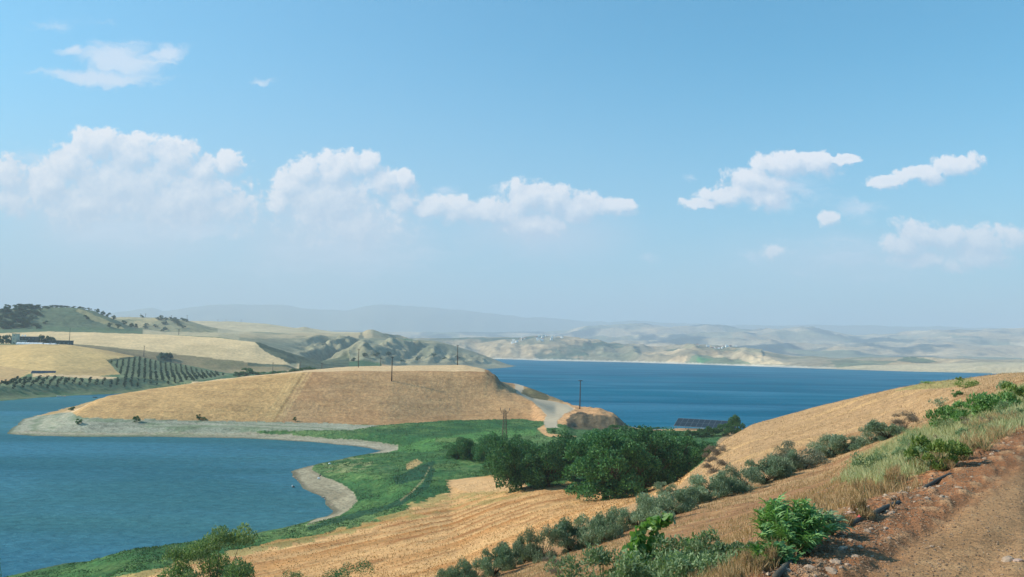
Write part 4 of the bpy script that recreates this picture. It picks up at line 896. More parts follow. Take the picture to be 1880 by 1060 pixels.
# orchard on the left bank: small trees in rows
ORP = [(-30, 714), (30, 697), (100, 694), (200, 700), (226, 694), (216, 680), (204, 668), (250, 657), (300, 667), (350, 676), (415, 689), (330, 703), (250, 711), (100, 714)]
def pinp(u, v, poly):
    r = False; n = len(poly)
    for i in range(n):
        a = poly[i]; b_ = poly[(i + 1) % n]
        if (a[1] > v) != (b_[1] > v) and u < (b_[0] - a[0]) * (v - a[1]) / (b_[1] - a[1]) + a[0]: r = not r
    return r
oc = [crown('orchard_tree', M_orch, 2.8, 2.9, 110, .85, .12, 6, lobe_r=.42)[0] for _ in range(4)]
cand = []
ro = R_(-24); sp1, sp2 = 5.6, 9.5
for i in range(-60, 90):
    for j in range(40, 130):
        gx = i * 5.2 * math.cos(ro) + (600 + (j - 40) * 7.5) * math.sin(ro); gy = -i * 5.2 * math.sin(ro) + (600 + (j - 40) * 7.5) * math.cos(ro)
        gx += random.uniform(-.4, .4); gy += random.uniform(-.5, .5)
        d = math.hypot(gx, gy)
        if not 690 < d < 1060: continue
        zz = gz(gx, gy); uu, vv = project(np.array(gx), np.array(gy), np.array(zz))
        if pinp(float(uu), float(vv), ORP) and -20 < uu < 430 and random.random() < .93: cand.append((d, gx, gy, zz))
cand.sort()
for k, (d, gx, gy, zz) in enumerate(cand[:300]):
    o = oc[k % 4].copy(); COL.objects.link(o); o.location = (gx, gy, zz - .3); o.rotation_euler = (0, 0, random.uniform(0, 6)); s_ = random.uniform(.75, 1.2); o.scale = (s_, s_, s_ * random.uniform(.85, 1.15))
    tag(o, 'small round tree in the orchard rows on the left bank', 'fruit tree', 'fruit trees in rows on the left bank')
rest = cand[300:]
if rest:
    src = oc[0].data; nv = len(src.vertices); co = np.empty(nv * 3, np.float32); src.vertices.foreach_get('co', co); co = co.reshape(-1, 3)
    tn = np.empty(len(src.polygons), np.float32); src.attributes['tint'].data.foreach_get('value', tn)
    allv = np.concatenate([co * random.uniform(.75, 1.15) + np.array([gx, gy, zz - .3]) for (_, gx, gy, zz) in rest])
    o = mesh_np('orchard_rows', allv, np.arange(len(allv)).reshape(-1, 4), M_orch, tint=np.tile(tn, len(rest)), smooth=False)
    tag(o, 'rows of small orchard trees climbing the slope on the left bank', 'orchard', kind='stuff')

# trees reaching up from below the picture's lower edge
p = at_d(398, 30, 1000); pr = tree_proto('n', leafmat('willow_leaf', (.075, .15, .065), (.30, .38, .19), .25), 2.9, 3.8, 30000, .095, .0, 34, .05, lobe_r=.24, asp=.5, shell=.5, up=.8)
h = hgt(p, 981); put_tree('tree', pr, p, h, 3.7, 'light leaved tree reaching up from the lower edge before the bay', 'tree', rz=.5)
for u, d, vt, w, lb in [(645, 34, 1036, 95, 'dark treetop poking up at the lower edge in front of the stubble field'), (548, 36, 1050, 60, 'low dark treetop at the lower edge left of the larger one'), (-12, 24, 1012, 42, 'dark leafy twig tips at the lower left corner')]:
    p = at_d(u, d, 1000); pr2 = tree_proto('n', M_broad, 5, 4, 5000, .13, .05, 16, .08, lobe_r=.28); put_tree('tree', pr2, p, hgt(p, vt), w * d / FPX, lb, 'tree')

# ------------------------------------------------------------------ foreground plants
def nearplant(name, u, vb, vt, w, n, leaf, mat, label, cat, asp=.35, up=.8, grp=None, lobes=14, lr=.3, d=None, dry=0):
    p = hit(u, vb) if d is None else at_d(u, d, 1000)
    h = hgt(p, vt); wd = w * math.hypot(p.x, p.y) / FPX
    r = empty(name, p)
    c, lc, _ = crown('leaves', mat, h, wd, n, leaf, .0, lobes, lobe_r=lr, up=up, asp=asp, shell=.55)
    COL.objects.link(c); c.parent = r
    sb = MB()
    for q_ in lc:
        e = Vector(q_); sb.tube([(e.x * .15, e.y * .15, -.05), (e.x * .6, e.y * .6, e.z * .55), e], [.008, .006, .003], 4)
    sb.build('stems', M_stem, r, smooth=True)
    tag(r, label, cat, grp); return r
M_stem = simple('stem', (.16, .20, .08), .7, var=.2, scale=20)
NP = [ # u, base, top, width, leaves, leaf size, material, label
 (1742, 784, 746, 62, 1500, .12, M_green, 'bright green leafy bush, left of the pair above the pale weeds'),
 (1772, 776, 738, 48, 1200, .12, M_green, 'bright green leafy bush, right of the pair above the pale weeds'),
 (1818, 764, 722, 78, 1900, .12, M_green, 'broad leafy green bush on the slope left of the right picture edge'),
 (1868, 748, 706, 60, 1500, .12, M_yel, 'yellowish green bush against the right picture edge'),
 (1756, 729, 717, 22, 500, .14, M_broad2, 'small dark green bush on the upper slope'),
 (1776, 712, 698, 42, 700, .16, M_yel, 'low green bush just below the slope crest'),
 (1762, 700, 692, 14, 260, .16, M_yel, 'small upright green tuft standing on the slope crest'),
 (1728, 746, 730, 34, 500, .12, M_olive, 'thin olive green tuft left of the small dark bush'),
 (1708, 705, 700, 40, 300, .16, M_yel, 'low green tuft along the slope crest'),
 (1724, 862, 806, 84, 1500, .085, M_yel, 'leafy yellow green weed in the middle of the pale weeds'),
 (1690, 858, 822, 70, 1000, .08, M_sage, 'greyish green weed left of the leafy yellow green weed'),
 (1602, 866, 832, 60, 900, .08, M_sage, 'small blue green weed at the left end of the pale weeds'),
 (1860, 726, 700, 40, 600, .12, M_sage, 'pale sage green bush beyond the yellowish bush at the right edge')]
for q_ in NP:
    nearplant('bush', *q_[:6], q_[6], q_[7], 'bush', asp=.4)
# strap-leaved bright plant by the pipe
def straps(name, u, vb, vt, w, n, L, Wd, mat, label, cat, seed=1):
    r_ = np.random.default_rng(seed); p = hit(u, vb); h = hgt(p, vt); R0 = w * math.hypot(p.x, p.y) / FPX / 2
    r = empty(name, p); K = 5; vs = []; fs = []; tn = []
    nst = 46; st = MB()
    stems = []
    for k in range(nst):
        a = r_.uniform(0, 6.283); rr = R0 * r_.uniform(.1, 1) ** .7; hh_ = h * (1 - .62 * (rr / R0) ** 2) * r_.uniform(.7, 1.05)
        tip = Vector((rr * math.cos(a), rr * math.sin(a), hh_)); b0 = Vector((tip.x * .45, tip.y * .45, 0)); mid = Vector((tip.x * .65, tip.y * .65, hh_ * .55))
        st.tube([b0, mid, tip], [.008, .006, .003], 4); stems.append((b0, mid, tip))
    for i in range(n):
        b0, mid, tip = stems[r_.integers(nst)]; q_ = r_.uniform(.2, 1)
        o = b0.lerp(mid, q_ * 2) if q_ < .5 else mid.lerp(tip, q_ * 2 - 1)
        a = r_.uniform(0, 6.283); dr = Vector((math.cos(a), math.sin(a), r_.uniform(.6, 2.4))).normalized(); side = dr.cross(Vector((0, 0, 1))).normalized()
        Ln = L * r_.uniform(.5, 1.25); wd = Wd * r_.uniform(.6, 1.2); base_ = len(vs); cur = o.copy(); dd = dr.copy()
        for k in range(K):
            ww = wd * math.sin(math.pi * (.12 + .86 * k / (K - 1))) ** .8 * .5 + .001
            tw = side * math.cos(k * .25) + dd.cross(side) * math.sin(k * .25)
            vs += [cur - tw * ww, cur + tw * ww]
            cur = cur + dd * Ln / (K - 1); dd = (dd + Vector((0, 0, -.42 * r_.uniform(.5, 1.3)))).normalized()
        for k in range(K - 1):
            fs.append((base_ + 2 * k, base_ + 2 * k + 1, base_ + 2 * k + 3, base_ + 2 * k + 2)); 
        tn += [float(np.clip(r_.normal(.5, .25), 0, 1))] * (K - 1)
    mesh_np('leaves', np.array([tuple(v) for v in vs]), np.array(fs), mat, tint=tn, parent=r)
    st.build('stems', M_stem, r, smooth=True)
    tag(r, label, cat); return r
straps('leafy_plant', 1452, 1012, 912, 150, 3400, .11, .015, M_green, 'large bright green plant with drooping strap leaves beside the dark pipe', 'plant', 3)
straps('leafy_plant', 1512, 985, 944, 70, 420, .15, .022, M_sage, 'paler grassy plant leaning right behind the large bright green plant', 'plant', 4)
straps('leafy_plant', 1420, 1040, 1000, 80, 380, .13, .024, M_green, 'smaller green plant in front of the large bright green plant', 'plant', 5)
# climbing vine on a leaning stalk
def vine(u0, d0, path, n, leaf, label):
    base_ = at_d(u0, d0, 1000); r = empty('vine', base_); az0 = math.atan2(base_.x, base_.y); d0 = math.hypot(base_.x, base_.y)
    def pt(u, v, dd=0):
        a, s_ = ray(u, v); d = d0 + dd; return Vector((d * math.sin(a), d * math.cos(a), CAMZ + s_ * d)) - base_
    r_ = np.random.default_rng(9); Pp = []; st = MB()
    for pth, rad in path:
        pts = [pt(*q_) for q_ in pth]; st.tube(pts, [.014] + [.010] * (len(pts) - 2) + [.004], 6)
        L_ = [0]
        for a, b_ in zip(pts, pts[1:]): L_.append(L_[-1] + (b_ - a).length)
        for k in range(int(n * L_[-1])):
            s_ = r_.uniform(0, L_[-1]); i = max(0, min(len(pts) - 2, int(np.searchsorted(L_, s_) - 1))); f = (s_ - L_[i]) / (L_[i + 1] - L_[i])
            q_ = pts[i].lerp(pts[i + 1], f); rr = rad * (1 - .6 * s_ / L_[-1])
            dv = r_.normal(size=3); dv /= np.linalg.norm(dv); Pp.append(np.array(q_) + dv * rr * r_.uniform(.2, 1))
    Pp = np.array(Pp); n_ = len(Pp); ax = unit(n_) * .8; ax[:, 2] -= .5; ax /= np.linalg.norm(ax, axis=1, keepdims=True)
    # pointed ovate leaf: six corners, folded along the midrib
    B = np.cross(ax, unit(n_)); B /= np.linalg.norm(B, axis=1, keepdims=True); N = np.cross(ax, B); L = (leaf * r_.uniform(.55, 1.2, n_))[:, None]; w_ = L * .42
    vv = np.stack([Pp, Pp + ax * L * .22 + B * w_ + N * L * .12, Pp + ax * L * .6 + B * w_ * .75 + N * L * .05, Pp + ax * L - N * L * .1, Pp + ax * L * .6 - B * w_ * .75 + N * L * .05, Pp + ax * L * .22 - B * w_ + N * L * .12], 1).reshape(-1, 3)
    ii = np.arange(n_)[:, None] * 6
    F = np.concatenate([ii + np.array([[0, 1, 2, 3]]), ii + np.array([[0, 3, 4, 5]])])
    tn = np.clip(r_.normal(.45, .25, n_), 0, 1)
    mesh_np('leaves', vv, F, M_vine, tint=np.concatenate([tn, tn]), smooth=False, parent=r)
    st.build('stalks', M_stem, r, smooth=True); tag(r, label, 'vine'); return r
vine(1175, 9.6, [([(1160, 1100), (1158, 1040), (1165, 1000), (1180, 970), (1200, 957), (1236, 950)], .16), ([(1190, 1100), (1195, 1040), (1200, 1000), (1208, 975)], .15), ([(1175, 1100, .1), (1176, 1030, .1), (1182, 985, .1)], .17), ([(1215, 1090), (1222, 1040), (1214, 1010)], .12), ([(1150, 1100, -.1), (1163, 1030, -.1), (1172, 990, -.1)], .12)], 190, .10, 'glossy green climbing vine rearing up and arching right above the sage scrub')
for k, (u, d, vt, w, n, mt, lb) in enumerate([(1052, 10.5, 1022, 100, 1800, M_sage, 'sage scrub plant at the lower edge, leftmost'), (1110, 9.4, 1008, 100, 2200, M_sage, 'sage scrub plant at the lower edge just left of the climbing vine'), (1245, 9.5, 985, 110, 2600, M_sage, 'sage scrub plant immediately right of the climbing vine'), (1268, 10.6, 985, 60, 700, M_green, 'green scrub plant behind the sage scrub right of the vine'),
    (1310, 9.8, 985, 120, 2800, M_sage, 'wide sage scrub plant at the lower edge midway to the bright plant'), (1350, 10.5, 1000, 70, 900, M_yel, 'yellow green scrub plant left of the bright strap leaved plant'), (1375, 8.6, 1003, 120, 2400, M_sage, 'sage scrub plant at the lower edge beside the dark pipe'), (1190, 8.6, 1015, 130, 2400, M_sage, 'sage scrub plant in front of the vine foot'), (1280, 8.3, 1012, 150, 2800, M_sage, 'sage scrub plant lowest in the picture right of the vine foot')]):
    nearplant('scrub_plant', u, 0, vt, w, n, .055, mt, lb, 'scrub', asp=.36, d=d, lobes=18, lr=.3, up=.5)

for k in range(26):
    u = random.uniform(1585, 1880); lo_ = np.interp(u, [1585, 1700, 1800, 1880], [868, 845, 800, 770]); hi_ = np.interp(u, [1585, 1700, 1800, 1880], [838, 795, 745, 715])
    vb = random.uniform(hi_, lo_); g_ = random.choice([M_sage, M_yel, M_sage, M_dry])
    nearplant('weed', u, vb, vb - random.uniform(14, 28), random.uniform(20, 46), 520, .075, g_, 'small tangled weed standing among the pale weeds beside the road' if g_ is not M_dry else 'small dead brown weed among the pale weeds beside the road', 'weed', asp=.22 if g_ is not M_dry else .1, grp='small weeds scattered in the pale weeds')
for k in range(34):
    u = random.uniform(1340, 1860); e_ = hit(u, np.interp(u, [1300, 1430, 1645, 1734, 1880], [1120, 1050, 925, 880, 792]) - random.uniform(8, 46))
    if e_ is None: continue
    d_ = math.hypot(e_.x, e_.y); uu, vv = project(np.array(e_.x), np.array(e_.y), np.array(e_.z))
    nearplant('dry_tuft', float(uu), float(vv), float(vv) - random.uniform(16, 36), random.uniform(24, 50), 260, .14, M_straw, 'dry straw tuft growing along the road edge', 'dry grass', asp=.05, up=1.6, grp='dry straw tufts along the road edge')
# dry grass: blades
def blades(name, n, dlo, dhi, alo, ahi, test, hfun, wfun, mat, label, seed, lean=.5, cat='grass'):
    r_ = np.random.default_rng(seed); d = np.exp(r_.uniform(math.log(dlo), math.log(dhi), n)); a = r_.uniform(R_(alo), R_(ahi), n)
    x = d * np.sin(a); y = d * np.cos(a); k = test(x, y, d, a, r_); x, y, d = x[k], y[k], d[k]; n = len(x)
    z = gz_np(x, y); h = hfun(x, y, d, r_); w = wfun(d) * r_.uniform(.6, 1.4, n)
    th = r_.uniform(0, 6.283, n); ln = r_.uniform(.1, lean, n) * h; lx = np.cos(th) * ln; ly = np.sin(th) * ln
    ph = r_.uniform(0, 6.283, n); bx = np.cos(ph) * w; by = np.sin(ph) * w
    v = np.stack([np.stack([x - bx, y - by, z - .02], -1), np.stack([x + bx, y + by, z - .02], -1),
                  np.stack([x + lx * .4 + bx * .7, y + ly * .4 + by * .7, z + h * .6], -1), np.stack([x + lx * .4 - bx * .7, y + ly * .4 - by * .7, z + h * .6], -1),
                  np.stack([x + lx + bx * .1, y + ly + by * .1, z + h], -1), np.stack([x + lx - bx * .1, y + ly - by * .1, z + h], -1)], 1).reshape(-1, 3)
    ii = np.arange(n)[:, None] * 6; F = np.concatenate([ii + np.array([[0, 1, 2, 3]]), ii + np.array([[3, 2, 4, 5]])])
    tn = np.clip(r_.normal(.5, .25, n), 0, 1)
    o = mesh_np(name, v, F, mat, tint=np.concatenate([tn, tn]), smooth=False)
    return tag(o, label, cat, kind='stuff')
azc = AZ; edge1 = LD[1]; d5 = LD[4]; d4 = LD[3]
def on_slope(x, y, d, a, r_):
    e = np.interp(a, azc, edge1); f = np.interp(a, azc, d5); g = np.interp(a, azc, d4)
    nn = fbm(x / 3.1, y / 3.1, 4, 21) * .5 + fbm(x / 14, y / 14, 4, 31)
    dens_ = np.where(d > g, .55, .85 - 1.0 * ss(nn, -.25, .3))
    return (d > e * 1.04) & (d < f + 6) & (r_.random(len(d)) < dens_)
blades('dry_grass', 330000, 6, 160, -14, 40, on_slope, lambda x, y, d, r_: (.05 + .10 * r_.random(len(d)) ** 1.8) * (1 + .6 * np.clip(fbm(x / 2, y / 2, 2, 5), 0, 1)) * (1 + d / 400), lambda d: .003 + d * .00016, M_straw, 'dry straw coloured grass covering the slope', 5, .9)
wpoly = [(1555, 890), (1565, 835), (1640, 800), (1700, 786), (1790, 735), (1900, 698), (1930, 780), (1760, 850), (1650, 890)]
def in_weeds(x, y, d, a, r_):
    z = gz_np(x, y); u, v = project(x, y, z); u = u + 40 * fbm(x / 3, y / 3, 3, 4); v = v + 22 * fbm(x / 2, y / 2, 3, 14)
    return inp(wpoly, u, v) & (r_.random(len(d)) < .15 + 1.1 * ss(fbm(x / 1.3, y / 1.3, 3, 24), -.35, .3)) & (d > np.interp(a, azc, edge1) * 1.08)
blades('pale_weeds', 90000, 11, 60, 20, 40, in_weeds, lambda x, y, d, r_: .08 + .20 * r_.random(len(d)), lambda d: .003 + d * .00022, M_straw2, 'pale feathery green weeds along the roadside slope', 6, .8, 'weeds')
def on_field(x, y, d, a, r_):
    z = gz_np(x, y); u, v = project(x, y, z)
    return inp(fpoly, u, v) & (d > np.interp(a, azc, d5) - 6) & (r_.random(len(d)) < .6)
blades('stubble', 60000, 84, 215, -34, 14, on_field, lambda x, y, d, r_: .08 + .14 * r_.random(len(d)), lambda d: .02 + d * .00030, leafmat('stubble_straw', (.42, .25, .11), (.72, .48, .24), .1, .85, .1), 'orange straw stubble standing on the field', 8, 1.4, 'stubble')
# meadow herbage
mi = np.argwhere((CL == MEAD) & (SD > 2) & (U > -20) & (U < 1360) & (V < 1070))
sel = mi[rng.choice(len(mi), 60000)]
mx_ = X[sel[:, 0], sel[:, 1]] + rng.normal(0, .3, len(sel)); my_ = Y[sel[:, 0], sel[:, 1]] + rng.normal(0, .3, len(sel)); mz_ = gz_np(mx_, my_)
clump = fbm(mx_ / 7, my_ / 7, 3, 33); kk = clump > -.15; mx_, my_, mz_, clump = mx_[kk], my_[kk], mz_[kk], clump[kk]
ax = unit(len(mx_)) * .7; ax[:, 2] = np.abs(ax[:, 2]) + .5; ax /= np.linalg.norm(ax, axis=1, keepdims=True)
md = np.hypot(mx_, my_); sz = (.18 + .0009 * md) * (.7 + .9 * np.clip(clump, 0, 1))
o = leafcloud('meadow_herbs', np.stack([mx_, my_, mz_ + sz * .3], -1), ax, sz, sz * .5, leafmat('herb_leaf', (.036, .100, .046), (.085, .165, .066), .2), np.clip(rng.normal(.45, .25, len(mx_)) + .3 * clump, 0, 1), link=True)
tag(o, 'lush green herbs and reeds covering the meadow', 'herbs', kind='stuff')

# ------------------------------------------------------------------ stones, gravel, pipe on the roadside
M_stone = simple('pale_stone', (.46, .34, .25), .85, var=.3, scale=18, bump=.5)
M_stone2 = simple('pink_stone', (.46, .33, .27), .9, var=.2, scale=14, bump=.4)
def stone_mesh(seed, mat, name='stone'):
    import bmesh
    bm = bmesh.new(); bmesh.ops.create_icosphere(bm, subdivisions=2, radius=1)
    for v in bm.verts:
        n_ = mnoise.noise(v.co * 1.3 + Vector((seed * 3.1, 0, 0))) + .5 * mnoise.noise(v.co * 3 + Vector((0, seed * 2.7, 0)))
        v.co *= 1 + .45 * n_
        v.co.z *= .62
    me = bpy.data.meshes.new(name); bm.to_mesh(me); bm.free(); me.materials.append(mat); return me
SM = [stone_mesh(i, M_stone) for i in range(5)]; SP = [stone_mesh(9 + i, M_stone2) for i in range(2)]
def stone(p, s_, me, lb, grp):
    o = bpy.data.objects.new('stone', me); COL.objects.link(o); o.location = p; o.rotation_euler = (random.uniform(-.4, .4), random.uniform(-.4, .4), random.uniform(0, 6)); o.scale = (s_, s_ * random.uniform(.7, 1), s_ * random.uniform(.7, 1))
    tag(o, lb, 'stone', grp)
for u, v, s_, lb in [(1584, 934, .075, 'largest pale pink stone on the slope above the dark pipe'), (1592, 941, .045, 'small pale stone touching the largest pink stone'), (1565, 942, .05, 'pale stone left of the largest pink stone'), (1548, 946, .045, 'pale stone farthest left of the pink stones'), (1849, 1030, .055, 'grey stone with a dark shadow lying on the road near the corner'), (1870, 1030, .04, 'flat pale stone on the road at the right edge'), (1529, 1050, .06, 'dark edged stone on the red soil at the bottom')]:
    p = hit(u, v); stone(p, s_, SP[0] if 'pink' in lb or 'pale' in lb else SM[0], lb, None)
for k in range(85):
    a = az_of(random.uniform(1420, 1900), 850); e = float(np.interp(a, AZ, LD[1])); d = e * random.gauss(.96, .075)
    x, y = d * math.sin(a), d * math.cos(a); stone(Vector((x, y, gz(x, y) + .004)), random.uniform(.014, .042) * (1 + .3 * (random.random() < .15)), SM[k % 5], 'pale brown loose stone in the rubble along the road edge', 'loose stones along the road edge')
def pebbles(name, n, fn, smin, smax, mat, label):
    r_ = np.random.default_rng(21); x, y = fn(n, r_); n = len(x); z = gz_np(x, y); s_ = smin + (smax - smin) * r_.random(n) ** 3
    octv = np.array([(1, 0, 0), (0, 1, 0), (-1, 0, 0), (0, -1, 0), (0, 0, .8), (0, 0, -.5)])
    th = r_.uniform(0, 6.28, n); c_, s2 = np.cos(th), np.sin(th); j = 1 + r_.uniform(-.35, .35, (n, 6, 1)); v = octv[None] * j
    v = np.stack([v[..., 0] * c_[:, None] - v[..., 1] * s2[:, None] * .7, v[..., 0] * s2[:, None] + v[..., 1] * c_[:, None] * .7, v[..., 2] * .7], -1) * s_[:, None, None]
    v += np.stack([x, y, z + s_ * .2], -1)[:, None]
    ft_ = np.array([(0, 1, 4), (1, 2, 4), (2, 3, 4), (3, 0, 4), (1, 0, 5), (2, 1, 5), (3, 2, 5), (0, 3, 5)])
    F = (np.arange(n)[:, None, None] * 6 + ft_[None]).reshape(-1, 3)
    o = mesh_np(name, v.reshape(-1, 3), F, mat, tint=np.repeat(r_.random(n), 8), smooth=False); return tag(o, label, 'gravel', kind='stuff')
def rdpts(n, r_):
    a = r_.uniform(R_(8), R_(38), n); e = np.interp(a, AZ, LD[1]); q_ = np.where(r_.random(n) < .45, r_.normal(.95, .09, n), r_.uniform(.3, 1.0, n)); d = e * q_; k = d > 3.0
    return (d * np.sin(a))[k], (d * np.cos(a))[k]
pebbles('gravel', 42000, rdpts, .003, .018, leafmat('pebble', (.17, .11, .07), (.40, .28, .19), 0, .9, .1), 'small pebbles and crumbs scattered over the dirt road')
def slpts(n, r_):
    a = r_.uniform(R_(-12), R_(36), n); e = np.interp(a, AZ, LD[1]); g = np.interp(a, AZ, LD[3]); d = e * 1.02 * (g * .97 / e) ** r_.uniform(0, 1, n)
    return d * np.sin(a), d * np.cos(a)
pebbles('rubble', 9000, slpts, .010, .05, leafmat('rubble_stone', (.26, .17, .11), (.58, .45, .33), 0, .9, .1), 'small pale rubble on the dry slope')

M_pipe = simple('black_pipe', (.07, .065, .05), .8, var=.6, scale=12, bump=.2, spec=.5)
pp = []
vis = [(1424, 1066, .03), (1440, 1046, .012), (1456, 1030, .005), (1470, 1022, -.12), (1545, 972, -.12), (1555, 966, .0), (1576, 956, .01), (1590, 948, -.03), (1600, 945, .0), (1625, 934, .012), (1650, 923, .0), (1662, 918, -.1), (1692, 900, -.1), (1700, 896, .012), (1722, 884, .02), (1744, 872, .005), (1756, 862, -.12), (1830, 796, -.12), (1840, 790, .04), (1852, 780, .05), (1866, 772, .04), (1880, 766, -.1)]
for u, v, dz in vis:
    p = hit(u, v)
    if p is None: continue
    pp.append(p + Vector((0, 0, dz)))
tag(MB().tube(pp, .027, 12).build('pipe', M_pipe, smooth=True), 'black hose pipe surfacing in stretches along the road edge', 'pipe')
p = hit(1577, 954); lm = MB(); lm.add([p + Vector(q_) * .6 for q_ in ((-.05, 0, .02), (.0, .05, .05), (.05, .01, .03), (.01, -.05, .06), (0, 0, .09), (-.04, -.04, .03))], [(0, 1, 4), (1, 2, 4), (2, 3, 4), (3, 5, 4), (5, 0, 4), (0, 5, 3, 2, 1)])
tag(lm.build('litter', simple('red_plastic', (.45, .08, .07), .4, var=.1)), 'small crumpled red scrap beside the dark pipe', 'litter')
sk = MB()
for (u1, v1), (u2, v2) in [((1632, 920), (1640, 934)), ((1644, 919), (1640, 934))]:
    a, b_ = hit(u1, v1 + 14), hit(u2, v2); d = math.hypot(b_.x, b_.y)
    az, sl = ray(u1, v1); a = Vector((d * math.sin(az), d * math.cos(az), CAMZ + sl * d)); sk.tube([a, b_], .009, 5)
tag(sk.build('split_stick', M_straw, smooth=True), 'two pale sticks crossed in a V over the dark pipe end', 'stick')

# ------------------------------------------------------------------ poles, pylon
M_pole = simple('dark_wood_pole', (.075, .055, .04), .85, var=.25, scale=5)
M_ins = simple('insulator_glaze', (.20, .16, .13), .3)
M_steel = simple('rusty_lattice', (.13, .085, .06), .6, metal=.3, var=.3, scale=4)
def pole(u, vt, vb=None, d=None, r=.16, label='', arm=1.7, tilt=0):
    p = hit(u, vb, 30) if d is None else at_d(u, d)
    if d is not None and vb is not None: pass
    h = hgt(p, vt); root = empty('utility_pole', p, random.uniform(-.3, .3))
    MB().tube([(0, 0, -.5), (tilt * h * .5, 0, h * .5), (tilt * h, 0, h)], [r * 1.25, r * 1.05, r * .8], 10).build('post', M_pole, root, smooth=True)
    MB().box((tilt * h, 0, h - .35), (arm, r * .9, r * 1.1)).box((tilt * h, r, h - .75), (arm * .5, r * .3, r * .5), M=Matrix.Rotation(.7, 3, 'Y')).build('crossarm', M_pole, root)
    for sx in (-.92, 0, .92):
        MB().tube([(tilt * h + sx * arm / 2, 0, h - .32), (tilt * h + sx * arm / 2, 0, h - .05), (tilt * h + sx * arm / 2, 0, h + .02)], [.09, .12, .05], 8).build('insulator', M_ins, root, smooth=True)
    tag(root, label, 'utility pole', 'utility poles'); return root
pole(719, 655, vb=700, r=.26, label='brown utility pole standing on the near face of the golden hill')
pole(657, 641, d=560, r=.22, label='dark utility pole on the hill crest, leftmost of the three near the middle')
pole(698, 657, d=640, r=.22, label='short looking pole on the hill top between two taller poles')
pole(839, 634, d=600, r=.28, label='dark utility pole at the right end of the flat hill top')
pole(1065, 698, d=452, r=.27, label='tall utility pole on the headland with the lake behind it', arm=2.2, tilt=.012)
pole(264, 635, vb=655, r=.35, label='pole beside the gold field edge left of the hollow', arm=2.5)
pole(127, 603, vb=632.5, r=.30, label='thin pole at the right end of the farm buildings', arm=2)
pole(500, 666, d=700, r=.22, label='thin pole beside the low bushes behind the hill crest')
pole(551, 664, d=820, r=.22, label='thin pole before the dark ravine behind the hill')
pole(590, 667, d=600, r=.20, label='thin pole on the hill crest where the ravine begins')
pole(324, 605, d=1560, r=.4, label='tiny pole on the back edge of the upper gold field', arm=3)
for i, (u, vt) in enumerate([(252, 576), (261, 576), (338, 579), (395, 587), (410, 588), (438, 587), (309, 579)]):
    p = at_d(u, 3290 if u > 345 else 2445); root = empty('utility_pole', p)
    h = max(8, hgt(p, vt)); MB().tube([(0, 0, -1), (0, 0, h)], [.5, .35], 6).build('post', M_pole, root); MB().box((0, 0, h - 1), (5, .4, .4)).build('crossarm', M_pole, root)
    tag(root, 'tiny pole standing on the far left skyline', 'utility pole', 'tiny poles on the far left skyline')
# lattice pylon
p = at_d(928, 318); h = hgt(p, 754); pr_ = empty('power_pylon', p, .1)
bw, tw = .95, .42
cor = [(-1, -1), (1, -1), (1, 1), (-1, 1)]
for cx, cyy in cor:
    MB().tube([(cx * bw, cyy * bw, -.3), (cx * tw, cyy * tw, h)], .085, 5).build('leg', M_steel, pr_)
br = MB(); ns = 9
for k in range(ns):
    z0, z1 = h * k / ns, h * (k + 1) / ns; w0 = bw + (tw - bw) * k / ns; w1_ = bw + (tw - bw) * (k + 1) / ns
    for (a, b_) in zip(cor, cor[1:] + cor[:1]):
        br.tube([(a[0] * w0, a[1] * w0, z0), (b_[0] * w1_, b_[1] * w1_, z1)], .045, 4); br.tube([(b_[0] * w0, b_[1] * w0, z0), (a[0] * w1_, a[1] * w1_, z1)], .045, 4)
        br.tube([(a[0] * w1_, a[1] * w1_, z1), (b_[0] * w1_, b_[1] * w1_, z1)], .045, 4)
br.build('bracing', M_steel, pr_)
for s_ in (-1, 1):
    MB().tube([(s_ * tw, 0, h - 1.1), (s_ * 1.25, 0, h - .75), (s_ * 1.75, 0, h + .25)], [.10, .09, .07], 5).tube([(s_ * tw, 0, h - .1), (s_ * 1.3, 0, h - .65)], .05, 4).build('arm', M_steel, pr_)
for sx, zz in ((-1.75, h + .2), (0, h), (1.75, h + .2)):
    MB().tube([(sx, 0, zz), (sx, 0, zz + .25), (sx, 0, zz + .5), (sx, 0, zz + .85)], [.07, .16, .12, .17], 8).build('insulator', M_ins, pr_, smooth=True)
tag(pr_, 'slim rusty lattice pylon with upturned arms rising from the valley meadow', 'power pylon')

# ------------------------------------------------------------------ solar arrays
M_pv = None
m, t = newmat('solar_glass'); o_ = t.n('ShaderNodeOutputMaterial'); b = t.n('ShaderNodeBsdfPrincipled')
pc = t.n('ShaderNodeTexCoord').outputs['Object']; bk = t.n('ShaderNodeTexBrick'); bk.offset = 0; t.l(pc, bk.inputs['Vector'])
bk.inputs['Color1'].default_value = (.012, .026, .040, 1); bk.inputs['Color2'].default_value = (.016, .034, .050, 1); bk.inputs['Mortar'].default_value = (.03, .045, .06, 1)
bk.inputs['Scale'].default_value = 1; bk.inputs['Mortar Size'].default_value = .02; bk.inputs['Brick Width'].default_value = .45; bk.inputs['Row Height'].default_value = .45
t.l(bk.outputs[0], b.inputs['Base Color']); b.inputs['Roughness'].default_value = .4; b.inputs['Specular IOR Level'].default_value = .2; t.l(b.outputs[0], o_.inputs[0]); M_pv = m
M_alu = simple('aluminium_frame', (.22, .25, .26), .5, metal=.2, var=.08)
